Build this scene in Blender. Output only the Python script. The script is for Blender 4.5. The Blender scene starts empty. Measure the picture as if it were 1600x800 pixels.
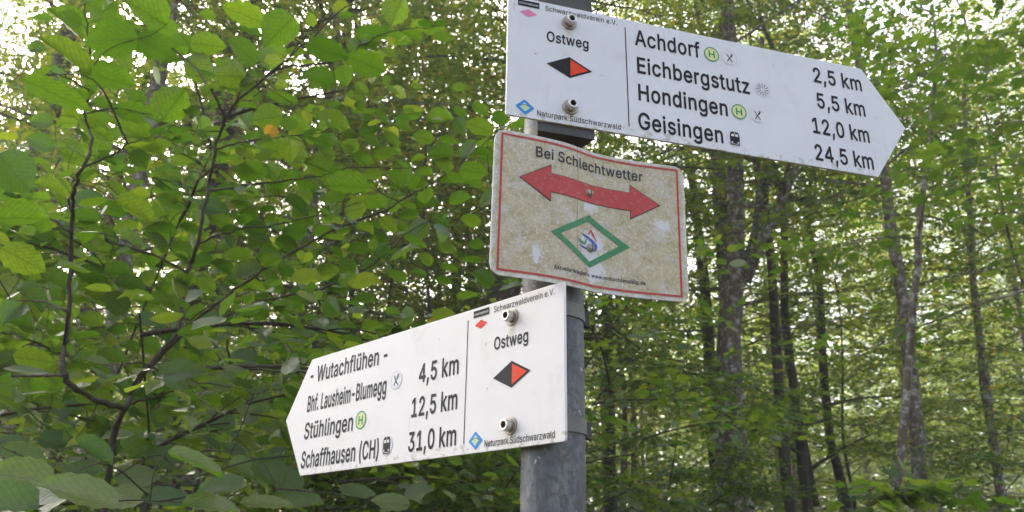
import bpy, bmesh, math, json
import numpy as np
from mathutils import Vector

SC = bpy.context.scene
COL = SC.collection
R_ = math.radians

# ------------------------------------------------------------------ camera
CAM_Z = 1.6
PITCH, ROLL, FPX = R_(20.976), R_(0.937), 1277.8          # FPX: focal length for a 1600 px wide frame
cam_d = bpy.data.cameras.new('camera')
cam = bpy.data.objects.new('camera', cam_d); COL.objects.link(cam)
cam.location = (0, 0, CAM_Z)
cam_d.sensor_width = 36; cam_d.lens = 36 * FPX / 1600
cam_d.clip_start = 0.02; cam_d.clip_end = 1000
_cp, _sp = math.cos(PITCH), math.sin(PITCH)
_F = np.array([0, _cp, _sp]); _u0 = np.array([0, -_sp, _cp]); _r0 = np.array([1., 0, 0])
_R = math.cos(ROLL) * _r0 + math.sin(ROLL) * _u0
_U = -math.sin(ROLL) * _r0 + math.cos(ROLL) * _u0
from mathutils import Matrix
cam.matrix_world = Matrix(((_R[0], _U[0], -_F[0], 0), (_R[1], _U[1], -_F[1], 0), (_R[2], _U[2], -_F[2], CAM_Z), (0, 0, 0, 1)))
cam_d.dof.use_dof = True; cam_d.dof.focus_distance = 0.79; cam_d.dof.aperture_fstop = 16.0
SC.camera = cam

# ------------------------------------------------------------------ light
SUN_EL, SUN_AZ = R_(36), R_(-30)                           # azimuth from +Y towards +X
w = bpy.data.worlds.new('World'); SC.world = w; w.use_nodes = True
nt = w.node_tree; bg = nt.nodes['Background']
sky = nt.nodes.new('ShaderNodeTexSky'); sky.sky_type = 'NISHITA'; sky.sun_disc = False
sky.sun_elevation = SUN_EL; sky.sun_rotation = SUN_AZ
sky.air_density = .7; sky.dust_density = 8.0; sky.ozone_density = 1.0
hs = nt.nodes.new('ShaderNodeHueSaturation'); hs.inputs['Saturation'].default_value = .6    # thin high cloud
nt.links.new(sky.outputs[0], hs.inputs['Color']); nt.links.new(hs.outputs[0], bg.inputs[0]); bg.inputs[1].default_value = 0.15
sd = bpy.data.lights.new('sun', 'SUN'); sd.energy = 2.6; sd.angle = R_(1.0); sd.color = (1.0, 0.92, 0.76)
so = bpy.data.objects.new('sun', sd); COL.objects.link(so)
_sv = Vector((math.cos(SUN_EL) * math.sin(SUN_AZ), math.cos(SUN_EL) * math.cos(SUN_AZ), math.sin(SUN_EL)))
so.rotation_euler = _sv.to_track_quat('Z', 'Y').to_euler(); so.location = (-20, 30, 40)
VS = SC.view_settings
SC.display_settings.display_device = 'sRGB'
VS.view_transform = 'Standard'; VS.look = 'None'; VS.gamma = 1; VS.exposure = 2.38; VS.use_curve_mapping = False
SC.render.engine = 'CYCLES'
cy = SC.cycles
cy.max_bounces = 8; cy.diffuse_bounces = 4; cy.transmission_bounces = 5; cy.glossy_bounces = 2
cy.transparent_max_bounces = 4; cy.use_denoising = True; cy.caustics_reflective = False; cy.caustics_refractive = False
cy.sample_clamp_indirect = 6

# ------------------------------------------------------------------ helpers
def at(px, py, Y):
    """point of the place that stands Y metres in front of the camera's foot, on the sight line of a photo pixel"""
    d = _F + (px - 800) / FPX * _R + (400 - py) / FPX * _U
    p = d * (Y / d[1]); p[2] += CAM_Z
    return p

def tag(o, label=None, cat=None, group=None, kind=None):
    if label: o['label'] = label
    if cat: o['category'] = cat
    if group: o['group'] = group
    if kind: o['kind'] = kind
    return o

def empty(name, loc, rz=0.0):
    o = bpy.data.objects.new(name, None); COL.objects.link(o)
    o.location = loc; o.rotation_euler = (0, 0, rz); o.empty_display_size = .1
    return o

def link(name, me, parent=None, mat=None):
    o = bpy.data.objects.new(name, me); COL.objects.link(o)
    if parent: o.parent = parent
    if mat is not None:
        me.materials.clear(); me.materials.append(mat)
    return o

def mesh_np(name, V, faces, uv=None, smooth=False):
    """V (n,3); faces: list of integer arrays, each (m,k); uv per vertex"""
    me = bpy.data.meshes.new(name)
    V = np.asarray(V, np.float32)
    faces = [np.asarray(f, np.int32) for f in faces if len(f)]
    me.vertices.add(len(V)); me.vertices.foreach_set('co', V.ravel())
    li = np.concatenate([f.ravel() for f in faces])
    tot = np.concatenate([np.full(len(f), f.shape[1], np.int32) for f in faces])
    st = np.concatenate([[0], np.cumsum(tot)[:-1]]).astype(np.int32)
    me.loops.add(len(li)); me.loops.foreach_set('vertex_index', li)
    me.polygons.add(len(tot)); me.polygons.foreach_set('loop_start', st)
    me.polygons.foreach_set('loop_total', tot)
    if uv is not None:
        l = me.uv_layers.new(name='UVMap'); l.data.foreach_set('uv', np.asarray(uv, np.float32)[li].ravel())
    me.polygons.foreach_set('use_smooth', np.full(len(tot), smooth))
    me.update(calc_edges=True); me.validate()
    return me

class Geo:
    def __init__(s): s.V = []; s.Q = []; s.T = []; s.n = 0
    def add(s, V, Q=None, T=None):
        V = np.asarray(V, float).reshape(-1, 3); s.V.append(V)
        if Q is not None and len(Q): s.Q.append(np.asarray(Q, int) + s.n)
        if T is not None and len(T): s.T.append(np.asarray(T, int) + s.n)
        s.n += len(V)
    def mesh(s, name, smooth=False):
        f = []
        if s.Q: f.append(np.concatenate(s.Q))
        if s.T: f.append(np.concatenate(s.T))
        return mesh_np(name, np.concatenate(s.V), f, smooth=smooth)

def unit(v):
    v = np.asarray(v, float); return v / np.maximum(np.linalg.norm(v, axis=-1, keepdims=True), 1e-9)

def smooth_line(P, n):
    """Catmull-Rom through P, n samples per span"""
    P = np.asarray(P, float)
    if len(P) < 3: 
        t = np.linspace(0, 1, n + 1)[:, None]; return P[0] * (1 - t) + P[-1] * t
    E = np.concatenate([[2 * P[0] - P[1]], P, [2 * P[-1] - P[-2]]])
    out = []
    for i in range(1, len(E) - 2):
        t = (np.arange(n) / n)[:, None]; a, b, c, d = E[i - 1], E[i], E[i + 1], E[i + 2]
        out.append(.5 * (2 * b + (c - a) * t + (2 * a - 5 * b + 4 * c - d) * t ** 2 + (3 * b - a - 3 * c + d) * t ** 3))
    out.append(P[-1:]); return np.concatenate(out)

def tube(geo, P, rad, seg=6, rng=None, rough=0.0, cap=True):
    P = np.asarray(P, float); n = len(P); rad = np.broadcast_to(np.asarray(rad, float), (n,))
    T = unit(np.gradient(P, axis=0))
    up = np.array([0, 0, 1.]) if abs(T[0][2]) < .9 else np.array([1., 0, 0])
    A = unit(np.cross(T, up)); B = np.cross(T, A)
    a = np.linspace(0, 2 * np.pi, seg, endpoint=False)
    rr = rad[:, None] * (1 + (rough * rng.standard_normal((n, seg)) if rng is not None and rough else 0))
    V = P[:, None] + (np.cos(a)[None, :, None] * A[:, None] + np.sin(a)[None, :, None] * B[:, None]) * rr[:, :, None]
    i = np.arange(n - 1)[:, None] * seg; j = np.arange(seg)[None]; k = (j + 1) % seg
    Q = np.stack([i + j, i + k, i + seg + k, i + seg + j], -1).reshape(-1, 4)
    V = V.reshape(-1, 3); Tt = None
    if cap:
        V = np.concatenate([V, P[:1], P[-1:]]); c0, c1 = n * seg, n * seg + 1
        jj = np.arange(seg); kk = (jj + 1) % seg
        Tt = np.concatenate([np.stack([np.full(seg, c0), kk, jj], -1), np.stack([np.full(seg, c1), (n - 1) * seg + jj, (n - 1) * seg + kk], -1)])
    geo.add(V, Q, Tt)

# ---- materials
def new_mat(name):
    m = bpy.data.materials.new(name); m.use_nodes = True
    return m, m.node_tree, m.node_tree.nodes['Principled BSDF']
def nd(t, kind, **kw):
    n = t.nodes.new('ShaderNode' + kind)
    for k, v in kw.items(): setattr(n, k, v)
    return n
def ramp(t, fac, stops, interp='LINEAR'):
    r = nd(t, 'ValToRGB'); r.color_ramp.interpolation = interp
    e = r.color_ramp.elements
    while len(e) > 1: e.remove(e[-1])
    e[0].position = stops[0][0]; c = stops[0][1]; e[0].color = (*c, 1) if len(c) == 3 else c
    for p, c in stops[1:]:
        q = e.new(p); q.color = (*c, 1)
    t.links.new(fac, r.inputs[0]); return r.outputs[0]
def noise(t, vec, scale, detail=4, rough=.55):
    n = nd(t, 'TexNoise'); n.inputs['Scale'].default_value = scale; n.inputs['Detail'].default_value = detail
    n.inputs['Roughness'].default_value = rough
    if vec is not None: t.links.new(vec, n.inputs['Vector'])
    return n.outputs['Fac']
def mix(t, fac, a, b, mode='MIX'):
    m = nd(t, 'Mix', data_type='RGBA', blend_type=mode)
    for s, v in ((m.inputs['Factor'], fac), (m.inputs['A'], a), (m.inputs['B'], b)):
        if isinstance(v, (int, float)): s.default_value = v
        elif isinstance(v, tuple): s.default_value = (*v, 1)
        else: t.links.new(v, s)
    return m.outputs['Result']
def math_(t, op, a, b=None, c=None, clamp=False):
    m = nd(t, 'Math', operation=op); m.use_clamp = clamp
    for i, v in enumerate((a, b, c)):
        if v is None: continue
        if isinstance(v, (int, float)): m.inputs[i].default_value = v
        else: t.links.new(v, m.inputs[i])
    return m.outputs[0]
def objco(t):
    return nd(t, 'TexCoord').outputs['Object']
def bump(t, b, h, strength, dist=.01):
    n = nd(t, 'Bump'); n.inputs['Strength'].default_value = strength; n.inputs['Distance'].default_value = dist
    t.links.new(h, n.inputs['Height']); t.links.new(n.outputs[0], b.inputs['Normal'])

def leaf_mat(name, stops, tstops, trans=.5, rough=.45, spec=.35, veins=False):
    m, t, b = new_mat(name)
    rnd = nd(t, 'NewGeometry').outputs['Random Per Island']
    base = ramp(t, rnd, stops); tc = ramp(t, rnd, tstops)
    if veins:
        uv = nd(t, 'UVMap').outputs[0]; s = nd(t, 'SeparateXYZ'); t.links.new(uv, s.inputs[0])
        x, y = s.outputs[0], s.outputs[1]                     # x along midrib, y across (-.5..+.5)
        ay = math_(t, 'ABSOLUTE', y)
        ph = math_(t, 'SUBTRACT', math_(t, 'MULTIPLY', x, 8.0), math_(t, 'MULTIPLY', ay, 7.5))
        fr = math_(t, 'ABSOLUTE', math_(t, 'SUBTRACT', math_(t, 'FRACT', ph), .5))
        side = math_(t, 'LESS_THAN', fr, .075)
        mid = math_(t, 'LESS_THAN', ay, .022)
        v = math_(t, 'MAXIMUM', side, mid)
        wv = noise(t, uv, 9, 3)
        tc = mix(t, math_(t, 'MULTIPLY', v, .6), tc, (.035, .075, .006))
        sp = ramp(t, noise(t, uv, 5, 2), [(.70, (0, 0, 0)), (.73, (.6, .6, .6))]); tc = mix(t, sp, tc, (.16, .09, .02))
        base = mix(t, math_(t, 'MULTIPLY', v, .35), base, (.13, .19, .07))
        tc = mix(t, ramp(t, wv, [(.38, (0, 0, 0)), (.68, (.6, .6, .6))]), tc, (.07, .15, .008))
        bump(t, b, math_(t, 'SUBTRACT', math_(t, 'MULTIPLY', fr, .8), v), .25, .0015)
    t.links.new(base, b.inputs['Base Color']); b.inputs['Roughness'].default_value = rough
    b.inputs['Specular IOR Level'].default_value = spec
    tr = nd(t, 'BsdfTranslucent'); t.links.new(tc, tr.inputs[0])
    ms = nd(t, 'MixShader'); ms.inputs[0].default_value = trans
    t.links.new(b.outputs[0], ms.inputs[1]); t.links.new(tr.outputs[0], ms.inputs[2])
    t.links.new(ms.outputs[0], t.nodes['Material Output'].inputs[0])
    return m

G_ = lambda k: [(p, tuple(x * k for x in c)) for p, c in ((0, (.055, .095, .035)), (.35, (.075, .118, .038)), (.7, (.098, .138, .042)), (1, (.125, .155, .045)))]
T_ = [(0, (.12, .21, .016)), (.4, (.21, .305, .02)), (.75, (.32, .40, .028)), (.93, (.41, .42, .04)), (1, (.55, .38, .04))]
M = {}
M['hazel_leaf'] = leaf_mat('hazel_leaf', G_(1.15), [(0, (.08, .20, .007)), (.4, (.145, .30, .009)), (.8, (.20, .36, .012)), (1, (.27, .42, .014))], .5, .38, .55, veins=True)
M['wood_leaf'] = leaf_mat('wood_leaf', G_(1.0), T_, .5)
M['bush_leaf'] = leaf_mat('bush_leaf', G_(.9), [(0, (.095, .20, .015)), (.6, (.18, .30, .018)), (1, (.31, .40, .024))], .45, .4, .5)
M['maple_leaf'] = leaf_mat('maple_leaf', G_(1.1), [(0, (.15, .29, .014)), (.5, (.20, .34, .016)), (1, (.29, .40, .03))], .55)
M['far_leaf'] = leaf_mat('far_leaf', G_(.9), [(0, (.20, .31, .04)), (.6, (.29, .39, .045)), (1, (.41, .45, .07))], .5)

def bark(name, dark, light, lichen, amount, sc=1.0):
    m, t, b = new_mat(name); o = objco(t)
    mp = nd(t, 'Mapping'); mp.inputs['Scale'].default_value = (1, 1, .28); t.links.new(o, mp.inputs[0])
    f = noise(t, mp.outputs[0], 30 * sc, 6, .65); c = ramp(t, f, [(.3, dark), (.7, light)])
    l = noise(t, o, 13 * sc, 7, .75); g = ramp(t, l, [(.58 - amount, (0, 0, 0)), (.68 - amount, (.9, .9, .9))])
    c = mix(t, g, c, lichen)
    gm = noise(t, o, 1.3, 3); gg = ramp(t, gm, [(.5, (0, 0, 0)), (.75, (.6, .6, .6))]); c = mix(t, gg, c, (.045, .06, .025))
    t.links.new(c, b.inputs['Base Color']); b.inputs['Roughness'].default_value = .9
    bump(t, b, f, .7, .02); return m
M['bark_pale'] = bark('bark_pale', (.060, .045, .032), (.165, .128, .096), (.38, .37, .33), .08)
M['bark_dark'] = bark('bark_dark', (.026, .020, .015), (.085, .066, .048), (.19, .18, .15), .0)
M['twig'] = bark('twig', (.035, .026, .018), (.085, .062, .042), (.13, .13, .10), .0, 6)

# ------------------------------------------------------------------ leaves
LEAF_SMALL = (np.array([[0, 0, 0], [.42, -.5, .0], [1, 0, -.06], [.42, .5, .0], [.45, 0, -.07]]),
              np.array([[0, 1, 4], [1, 2, 4], [2, 3, 4], [3, 0, 4]]))
def _mid():
    v = [(0, 0, 0)]; st = [(.2, .36), (.48, .5), (.78, .34)]
    for x, h in st: v += [(x, -h, .03), (x, 0, -.05), (x, h, .03)]
    v.append((1, 0, -.12)); f = [(0, 1, 2), (0, 2, 3)]
    for i in range(2):
        a = 1 + 3 * i; f += [(a, a + 3, a + 4), (a, a + 4, a + 1), (a + 1, a + 4, a + 5), (a + 1, a + 5, a + 2)]
    f += [(7, 10, 8), (8, 10, 9)]
    return np.array(v), np.array(f)
LEAF_MID = _mid()
def _maple():
    pts = [(0, 0), (.05, -.30), (.20, -.52), (.22, -.30), (.45, -.62), (.60, -.50), (.55, -.22), (.78, -.22), (1, 0),
           (.78, .22), (.55, .22), (.60, .50), (.45, .62), (.22, .30), (.20, .52), (.05, .30)]
    v = [(x, y, .06 * abs(y) * 2 - .10 * x * x) for x, y in pts] + [(.36, 0, -.03)]
    n = len(pts); return np.array(v), np.array([(i, (i + 1) % n, n) for i in range(n)])
LEAF_MAPLE = _maple()

def place_leaves(P, A, N, L, Wd, tpl, uv=False, curl=None):
    tv, tf = tpl; A = unit(A); S = unit(np.cross(N, A)); N = np.cross(A, S)
    z = tv[:, 2][None, :] * (1 if curl is None else curl[:, None])
    V = P[:, None] + A[:, None] * (tv[:, 0][None, :] * L[:, None])[..., None] + S[:, None] * (tv[:, 1][None, :] * Wd[:, None])[..., None] \
        + N[:, None] * (z * L[:, None])[..., None]
    k = len(tv); F = (tf[None] + (np.arange(len(P)) * k)[:, None, None]).reshape(-1, tf.shape[1])
    return V.reshape(-1, 3), F

def spray_leaves(rng, O, D, N, L, k, ll, tpl, wr=.62, spread=.95, njit=.38):
    """k leaves alternating along each twig spray"""
    n = len(O); t = (np.arange(k)[None] + .5 + rng.uniform(-.35, .35, (n, k))) / k; t[:, -1] = 1
    side = np.where((np.arange(k)[None] + rng.integers(0, 2, (n, 1))) % 2 == 0, 1., -1.)
    a = (spread + rng.normal(0, .28, (n, k))) * side; a[:, -1] *= .2
    D = unit(D); S = unit(np.cross(N, D)); N = np.cross(D, S)
    ax = D[:, None] * np.cos(a)[..., None] + S[:, None] * np.sin(a)[..., None]
    ax[..., 2] -= rng.uniform(0, .4, (n, k))
    P = O[:, None] + D[:, None] * (t * L[:, None])[..., None]
    P[..., 2] -= (t ** 2 * L[:, None]) * .18
    nn = N[:, None] + rng.normal(0, njit, (n, k, 3))
    l = ll * rng.uniform(.62, 1.25, (n, k))
    P = P + unit(ax) * .12 * l[..., None]
    f = lambda q: q.reshape(-1, 3)
    return place_leaves(f(P), f(ax), f(nn), l.ravel(), (l * wr * rng.uniform(.85, 1.15, (n, k))).ravel(), tpl, curl=rng.uniform(-.6, 2.2, n * k))

def limb_line(rng, p0, az, el0, length, n=7, droop=.35):
    P = [np.array(p0, float)]; e = el0; a = az
    for i in range(n):
        P.append(P[-1] + length / n * np.array([math.cos(a) * math.cos(e), math.sin(a) * math.cos(e), math.sin(e)]))
        e -= droop / n * rng.uniform(.4, 1.8); a += rng.normal(0, .13)
    return np.array(P)

def branch_out(rng, geo, P, r0, sprays, n_sub=6, sub=.42, spl=.55, s0=.1, twig_seg=4):
    """sub-branches and leaf sprays along a limb"""
    tube(geo, P, np.linspace(r0, max(r0 * .18, .0025), len(P)), 6, cap=False)
    seg = np.linalg.norm(np.diff(P, axis=0), axis=1); L = seg.sum(); cs = np.concatenate([[0], np.cumsum(seg)]) / L
    def pt(s): return np.array([np.interp(s, cs, P[:, i]) for i in range(3)])
    for j in range(n_sub):
        s = s0 + (1 - s0) * (j + rng.uniform(0, 1)) / n_sub; p = pt(s); d = unit(pt(min(1, s + .05)) - pt(max(0, s - .05)))
        h = math.atan2(d[1], d[0]) + (1 if j % 2 else -1) * rng.uniform(.5, 1.15)
        sl = L * sub * rng.uniform(.6, 1.2) * (1.15 - .6 * s)
        q = limb_line(rng, p, h, math.asin(max(-.9, min(.9, d[2]))) * .6 + rng.uniform(-.15, .25), sl, 4, .3)
        tube(geo, q, np.linspace(r0 * .35, .002, len(q)), twig_seg, cap=False)
        m = max(2, int(sl / (spl * .42)))
        for i in range(m + 1):
            u = (i + .6) / (m + .6); k = min(3, int(u * 4)); pp = q[k] + (q[k + 1] - q[k]) * (u * 4 - k)
            dd = unit(q[k + 1] - q[k]); hh = math.atan2(dd[1], dd[0]) + (0 if i == m else (1 if i % 2 else -1) * rng.uniform(.5, 1.1))
            ee = rng.normal(.05, .22)
            D = np.array([math.cos(hh) * math.cos(ee), math.sin(hh) * math.cos(ee), math.sin(ee)])
            Nn = unit(np.array([rng.normal(0, .25), rng.normal(0, .25), 1]))
            sprays.append((pp, D, Nn, spl * rng.uniform(.6, 1.2)))
    hh = P[-1] - P[-2]
    sprays.append((P[-1], unit(hh), np.array([0, 0, 1.]), spl))

def ground_z(x, y):
    d = np.hypot(x, np.maximum(y, 0)); return np.where(d > 22, .09 * (d - 22) * 60 / (60 + np.maximum(d - 22, 0)), 0) * (1 - np.exp(-np.maximum(d - 22, 0) / 8)) + 0 * d

def tree_geo(rng, trunk, rad, zb, n_limb, limb_len, k=16, ll=.075, tpl=LEAF_SMALL, spl=.6, seg=9, forks=(), el=(.15, .9), n_sub=6, rough=.03):
    g = Geo(); sp = []
    tube(g, trunk, rad, seg, rng, rough)
    z = trunk[:, 2]; top = z[-1]
    for i in range(n_limb):
        zz = zb + (top - zb) * ((i + rng.uniform(0, 1)) / n_limb) ** .9
        p = np.array([np.interp(zz, z, trunk[:, j]) for j in range(3)]); r = float(np.interp(zz, z, rad))
        f = (zz - zb) / max(top - zb, .1)
        ln = limb_len * (1.0 - .62 * f) * rng.uniform(.65, 1.15)
        P = limb_line(rng, p, i * 2.4 + rng.uniform(-.6, .6), el[0] + (el[1] - el[0]) * f + rng.uniform(-.15, .15), ln)
        branch_out(rng, g, P, min(r * .3, .02), sp, n_sub=n_sub, spl=spl)
    for P, r0, r1 in forks:
        q = smooth_line(P, 5); tube(g, q, np.linspace(r0, r1, len(q)), 7, rng, rough)
        for i in range(7):
            s = .35 + .65 * (i + rng.uniform(0, 1)) / 7; j = int(s * (len(q) - 1))
            Pl = limb_line(rng, q[j], i * 2.4 + rng.uniform(-.5, .5), rng.uniform(.1, .7), limb_len * .6 * rng.uniform(.6, 1.1))
            branch_out(rng, g, Pl, min(r1, .03), sp, n_sub=n_sub - 1, spl=spl)
    O, D, N, L = (np.array([s[i] for s in sp]) for i in range(4))
    V, F = spray_leaves(rng, O, D, N, L, k, ll, tpl)
    return g, V, F

# ------------------------------------------------------------------ ground
def build_ground():
    n = 90; xs = np.sign(np.linspace(-1, 1, n)) * np.abs(np.linspace(-1, 1, n)) ** 2 * 160
    X, Y = np.meshgrid(xs, xs + 0); Z = ground_z(X, Y)
    V = np.stack([X, Y, Z], -1).reshape(-1, 3); i = np.arange(n - 1)[:, None] * n + np.arange(n - 1)[None]
    Q = np.stack([i, i + 1, i + n + 1, i + n], -1).reshape(-1, 4)
    m, t, b = new_mat('forest_floor'); o = objco(t)
    c = ramp(t, noise(t, o, 3, 8, .7), [(.3, (.035, .028, .016)), (.5, (.085, .062, .034)), (.62, (.05, .075, .02)), (.8, (.07, .11, .03))])
    t.links.new(c, b.inputs['Base Color']); b.inputs['Roughness'].default_value = .95
    bump(t, b, noise(t, o, 25, 5), .8, .05)
    tag(link('ground', mesh_np('ground', V, [Q], smooth=True), None, m), kind='structure')
build_ground()

# ------------------------------------------------------------------ post and signs
def steel(name, c, rough, metal=.7, nz=60, dark=.6):
    m, t, b = new_mat(name); o = objco(t)
    f = noise(t, o, nz, 5, .6); g = noise(t, o, 9, 4, .6)
    cc = mix(t, g, tuple(x * dark for x in c), tuple(x * 1.15 for x in c)); cc = mix(t, math_(t, 'MULTIPLY', f, .35), cc, tuple(x * .55 for x in c))
    t.links.new(cc, b.inputs['Base Color']); b.inputs['Metallic'].default_value = metal
    t.links.new(math_(t, 'MULTIPLY_ADD', f, .3, rough - .12), b.inputs['Roughness']); bump(t, b, f, .12, .001)
    return m
def galv():
    m, t, b = new_mat('galvanised_steel'); o = objco(t)
    mp = nd(t, 'Mapping'); mp.inputs['Scale'].default_value = (1, 1, .35); t.links.new(o, mp.inputs[0])
    big = noise(t, mp.outputs[0], 26, 6, .72); fine = noise(t, o, 160, 5, .7); st = nd(t, 'Mapping'); st.inputs['Scale'].default_value = (1, 1, .05); t.links.new(o, st.inputs[0]); streak = noise(t, st.outputs[0], 90, 3)
    c = ramp(t, big, [(.36, (.038, .032, .023)), (.45, (.074, .074, .068)), (.54, (.105, .117, .135)), (.64, (.20, .20, .19))])
    c = mix(t, ramp(t, fine, [(.42, (.55, .55, .55)), (.5, (0, 0, 0))]), c, (.06, .058, .055)); c = mix(t, ramp(t, streak, [(.62, (0, 0, 0)), (.74, (.45, .45, .45))]), c, (.22, .215, .195))
    sp = ramp(t, noise(t, o, 95, 2), [(.70, (0, 0, 0)), (.74, (.8, .8, .8))]); c = mix(t, sp, c, (.40, .40, .38))
    t.links.new(c, b.inputs['Base Color']); b.inputs['Metallic'].default_value = .25
    t.links.new(math_(t, 'MULTIPLY_ADD', big, .5, .3), b.inputs['Roughness']); bump(t, b, fine, .25, .001); return m
M['galv'] = galv()
M['band'] = steel('band_steel', (.19, .19, .17), .55, .5, 90)
M['bracket'] = steel('bracket_steel', (.10, .095, .09), .6, .4)
M['bolt'] = steel('stainless', (.62, .60, .56), .3, .95, 300, .8)
M['washer'] = steel('old_washer', (.40, .36, .30), .45, .8, 200)
M['hole'] = steel('bolt_recess', (.05, .045, .04), .7, .3)

POLE = np.array([.0397, .745]); PR = .029
def build_post():
    root = empty('signpost', (POLE[0], POLE[1], 0)); tag(root, 'round grey galvanised steel post carrying the three trail signs', 'post')
    g = Geo(); zz = np.array([-.4, 0, .6, 1.2, 1.8, 2.28]); P = np.stack([zz * 0, zz * 0, zz], -1)
    tube(g, P, PR, 48, cap=False); link('tube', g.mesh('tube', True), root, M['galv'])
    g = Geo(); tube(g, np.array([[0, 0, 2.27], [0, 0, 2.285], [0, 0, 2.292]]), [PR + .003, PR + .003, PR * .7], 48)
    link('end_cap', g.mesh('end_cap', False), root, M['bracket'])
build_post()

# paint
def paint(name, c, rough=.5, spec=.2, var=.12):
    m, t, b = new_mat(name); o = objco(t); f = noise(t, o, 120, 3)
    t.links.new(mix(t, f, tuple(x * (1 - var) for x in c), tuple(x * (1 + var) for x in c)), b.inputs['Base Color'])
    b.inputs['Roughness'].default_value = rough; b.inputs['Specular IOR Level'].default_value = spec; return m
M['black'] = paint('black_print', (.012, .012, .014))
M['red'] = paint('red_print', (.72, .055, .02)); M['pink'] = paint('faded_pink_print', (.72, .22, .38))
M['redfaded'] = paint('red_marker_print', (.74, .062, .018))
M['blue'] = paint('blue_print', (.045, .27, .66)); M['palegreen'] = paint('pale_green_print', (.50, .70, .42))
M['yellow'] = paint('pale_yellow_sticker', (.72, .74, .36)); M['green'] = paint('green_print', (.03, .30, .13))
M['sticker'] = paint('white_sticker', (.755, .76, .785)); M['stickrim'] = paint('sticker_edge', (.60, .60, .63))
M['white'] = paint('white_print', (.75, .75, .75))

def white_board(name, base, stains):
    m, t, b = new_mat(name); o = objco(t)
    s = nd(t, 'SeparateXYZ'); t.links.new(o, s.inputs[0]); x, z = s.outputs[0], s.outputs[2]
    c = mix(t, ramp(t, noise(t, o, 14, 5, .6), [(.35, (0, 0, 0)), (.8, (1, 1, 1))]), base, tuple(v * .93 for v in base))
    sp = ramp(t, noise(t, o, 210, 2, .5), [(.735, (0, 0, 0)), (.77, (.7, .7, .7))]); c = mix(t, sp, c, (.30, .28, .25))
    big = ramp(t, noise(t, o, 55, 2, .5), [(.745, (0, 0, 0)), (.775, (.75, .75, .75))]); c = mix(t, big, c, (.36, .33, .29))
    # dirt gathered along the lower edge and a mossy drip below each bolt
    ed = math_(t, 'MULTIPLY', math_(t, 'LESS_THAN', z, -.061), ramp(t, noise(t, o, 90, 4, .7), [(.52, (0, 0, 0)), (.62, (.7, .7, .7))]))
    c = mix(t, ed, c, (.40, .36, .28))
    for (sx, sz, col) in stains:
        dx = math_(t, 'DIVIDE', math_(t, 'SUBTRACT', x, sx), .0065); dz = math_(t, 'DIVIDE', math_(t, 'SUBTRACT', z, sz), .010)
        d = math_(t, 'SQRT', math_(t, 'ADD', math_(t, 'MULTIPLY', dx, dx), math_(t, 'MULTIPLY', dz, dz)))
        k = math_(t, 'MULTIPLY', math_(t, 'SUBTRACT', 1.0, d, clamp=True), .75); c = mix(t, k, c, col)
    run = nd(t, 'Mapping'); run.inputs['Scale'].default_value = (1, 1, .06); t.links.new(o, run.inputs[0])
    rs = ramp(t, noise(t, run.outputs[0], 130, 4, .7), [(.60, (0, 0, 0)), (.74, (.30, .30, .30))]); rs = math_(t, 'MULTIPLY', rs, ramp(t, noise(t, o, 11, 2), [(.45, (0, 0, 0)), (.62, (1, 1, 1))])); c = mix(t, rs, c, (.42, .40, .30))
    al = ramp(t, noise(t, o, 26, 6, .75), [(.56, (0, 0, 0)), (.72, (.22, .22, .22))]); c = mix(t, al, c, (.42, .46, .34))
    scx = nd(t, 'Mapping'); scx.inputs['Rotation'].default_value = (0, R_(35), 0); scx.inputs['Scale'].default_value = (1, 1, .12); t.links.new(o, scx.inputs[0])
    sc_ = math_(t, 'MULTIPLY', ramp(t, noise(t, scx.outputs[0], 170, 1, .4), [(.765, (0, 0, 0)), (.785, (.6, .6, .6))]), .8); c = mix(t, sc_, c, (.40, .40, .42))
    t.links.new(c, b.inputs['Base Color']); b.inputs['Roughness'].default_value = .4; b.inputs['Specular IOR Level'].default_value = .35
    bump(t, b, noise(t, o, 400, 2), .02, .001)
    return m

TH = .0026
def rounded(pts, rads, n=6):
    out = []; k = len(pts); pts = [np.array(p, float) for p in pts]
    for i in range(k):
        p, a, b = pts[i], pts[i - 1], pts[(i + 1) % k]; r = rads[i]
        if r <= 0: out.append(tuple(p)); continue
        da, db = unit(a - p), unit(b - p); th = math.acos(max(-1, min(1, float(da @ db)))); d = r / math.tan(th / 2)
        p1, p2 = p + da * d, p + db * d
        for j in range(n + 1):
            t = j / n; q = (1 - t) ** 2 * p1 + 2 * t * (1 - t) * p + t * t * p2; out.append(tuple(q))
    return out

def flat(name, pts, parent, mat, dy, mm=1e-3):
    """flat print in the board's plane, pts in mm, anticlockwise as seen from the front; sits dy mm in front of the face"""
    a = sum(pts[i][0] * pts[(i + 1) % len(pts)][1] - pts[(i + 1) % len(pts)][0] * pts[i][1] for i in range(len(pts)))
    if a < 0: pts = pts[::-1]
    me = bpy.data.meshes.new(name); me.from_pydata([(x * mm, -dy * mm, z * mm) for x, z in pts], [], [list(range(len(pts)))]); me.update()
    return link(name, me, parent, mat)
def ring_pts(cx, cz, r, n=40): return [(cx + r * math.cos(a), cz + r * math.sin(a)) for a in np.linspace(0, 2 * math.pi, n, endpoint=False)]
def loop_band(name, outer, inner, parent, mat, dy):
    n = len(outer); V = [(x * 1e-3, -dy * 1e-3, z * 1e-3) for x, z in list(outer) + list(inner)]
    F = [(i, (i + 1) % n, n + (i + 1) % n, n + i) for i in range(n)]
    me = bpy.data.meshes.new(name); me.from_pydata(V, [], F); me.update(); return link(name, me, parent, mat)
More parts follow.
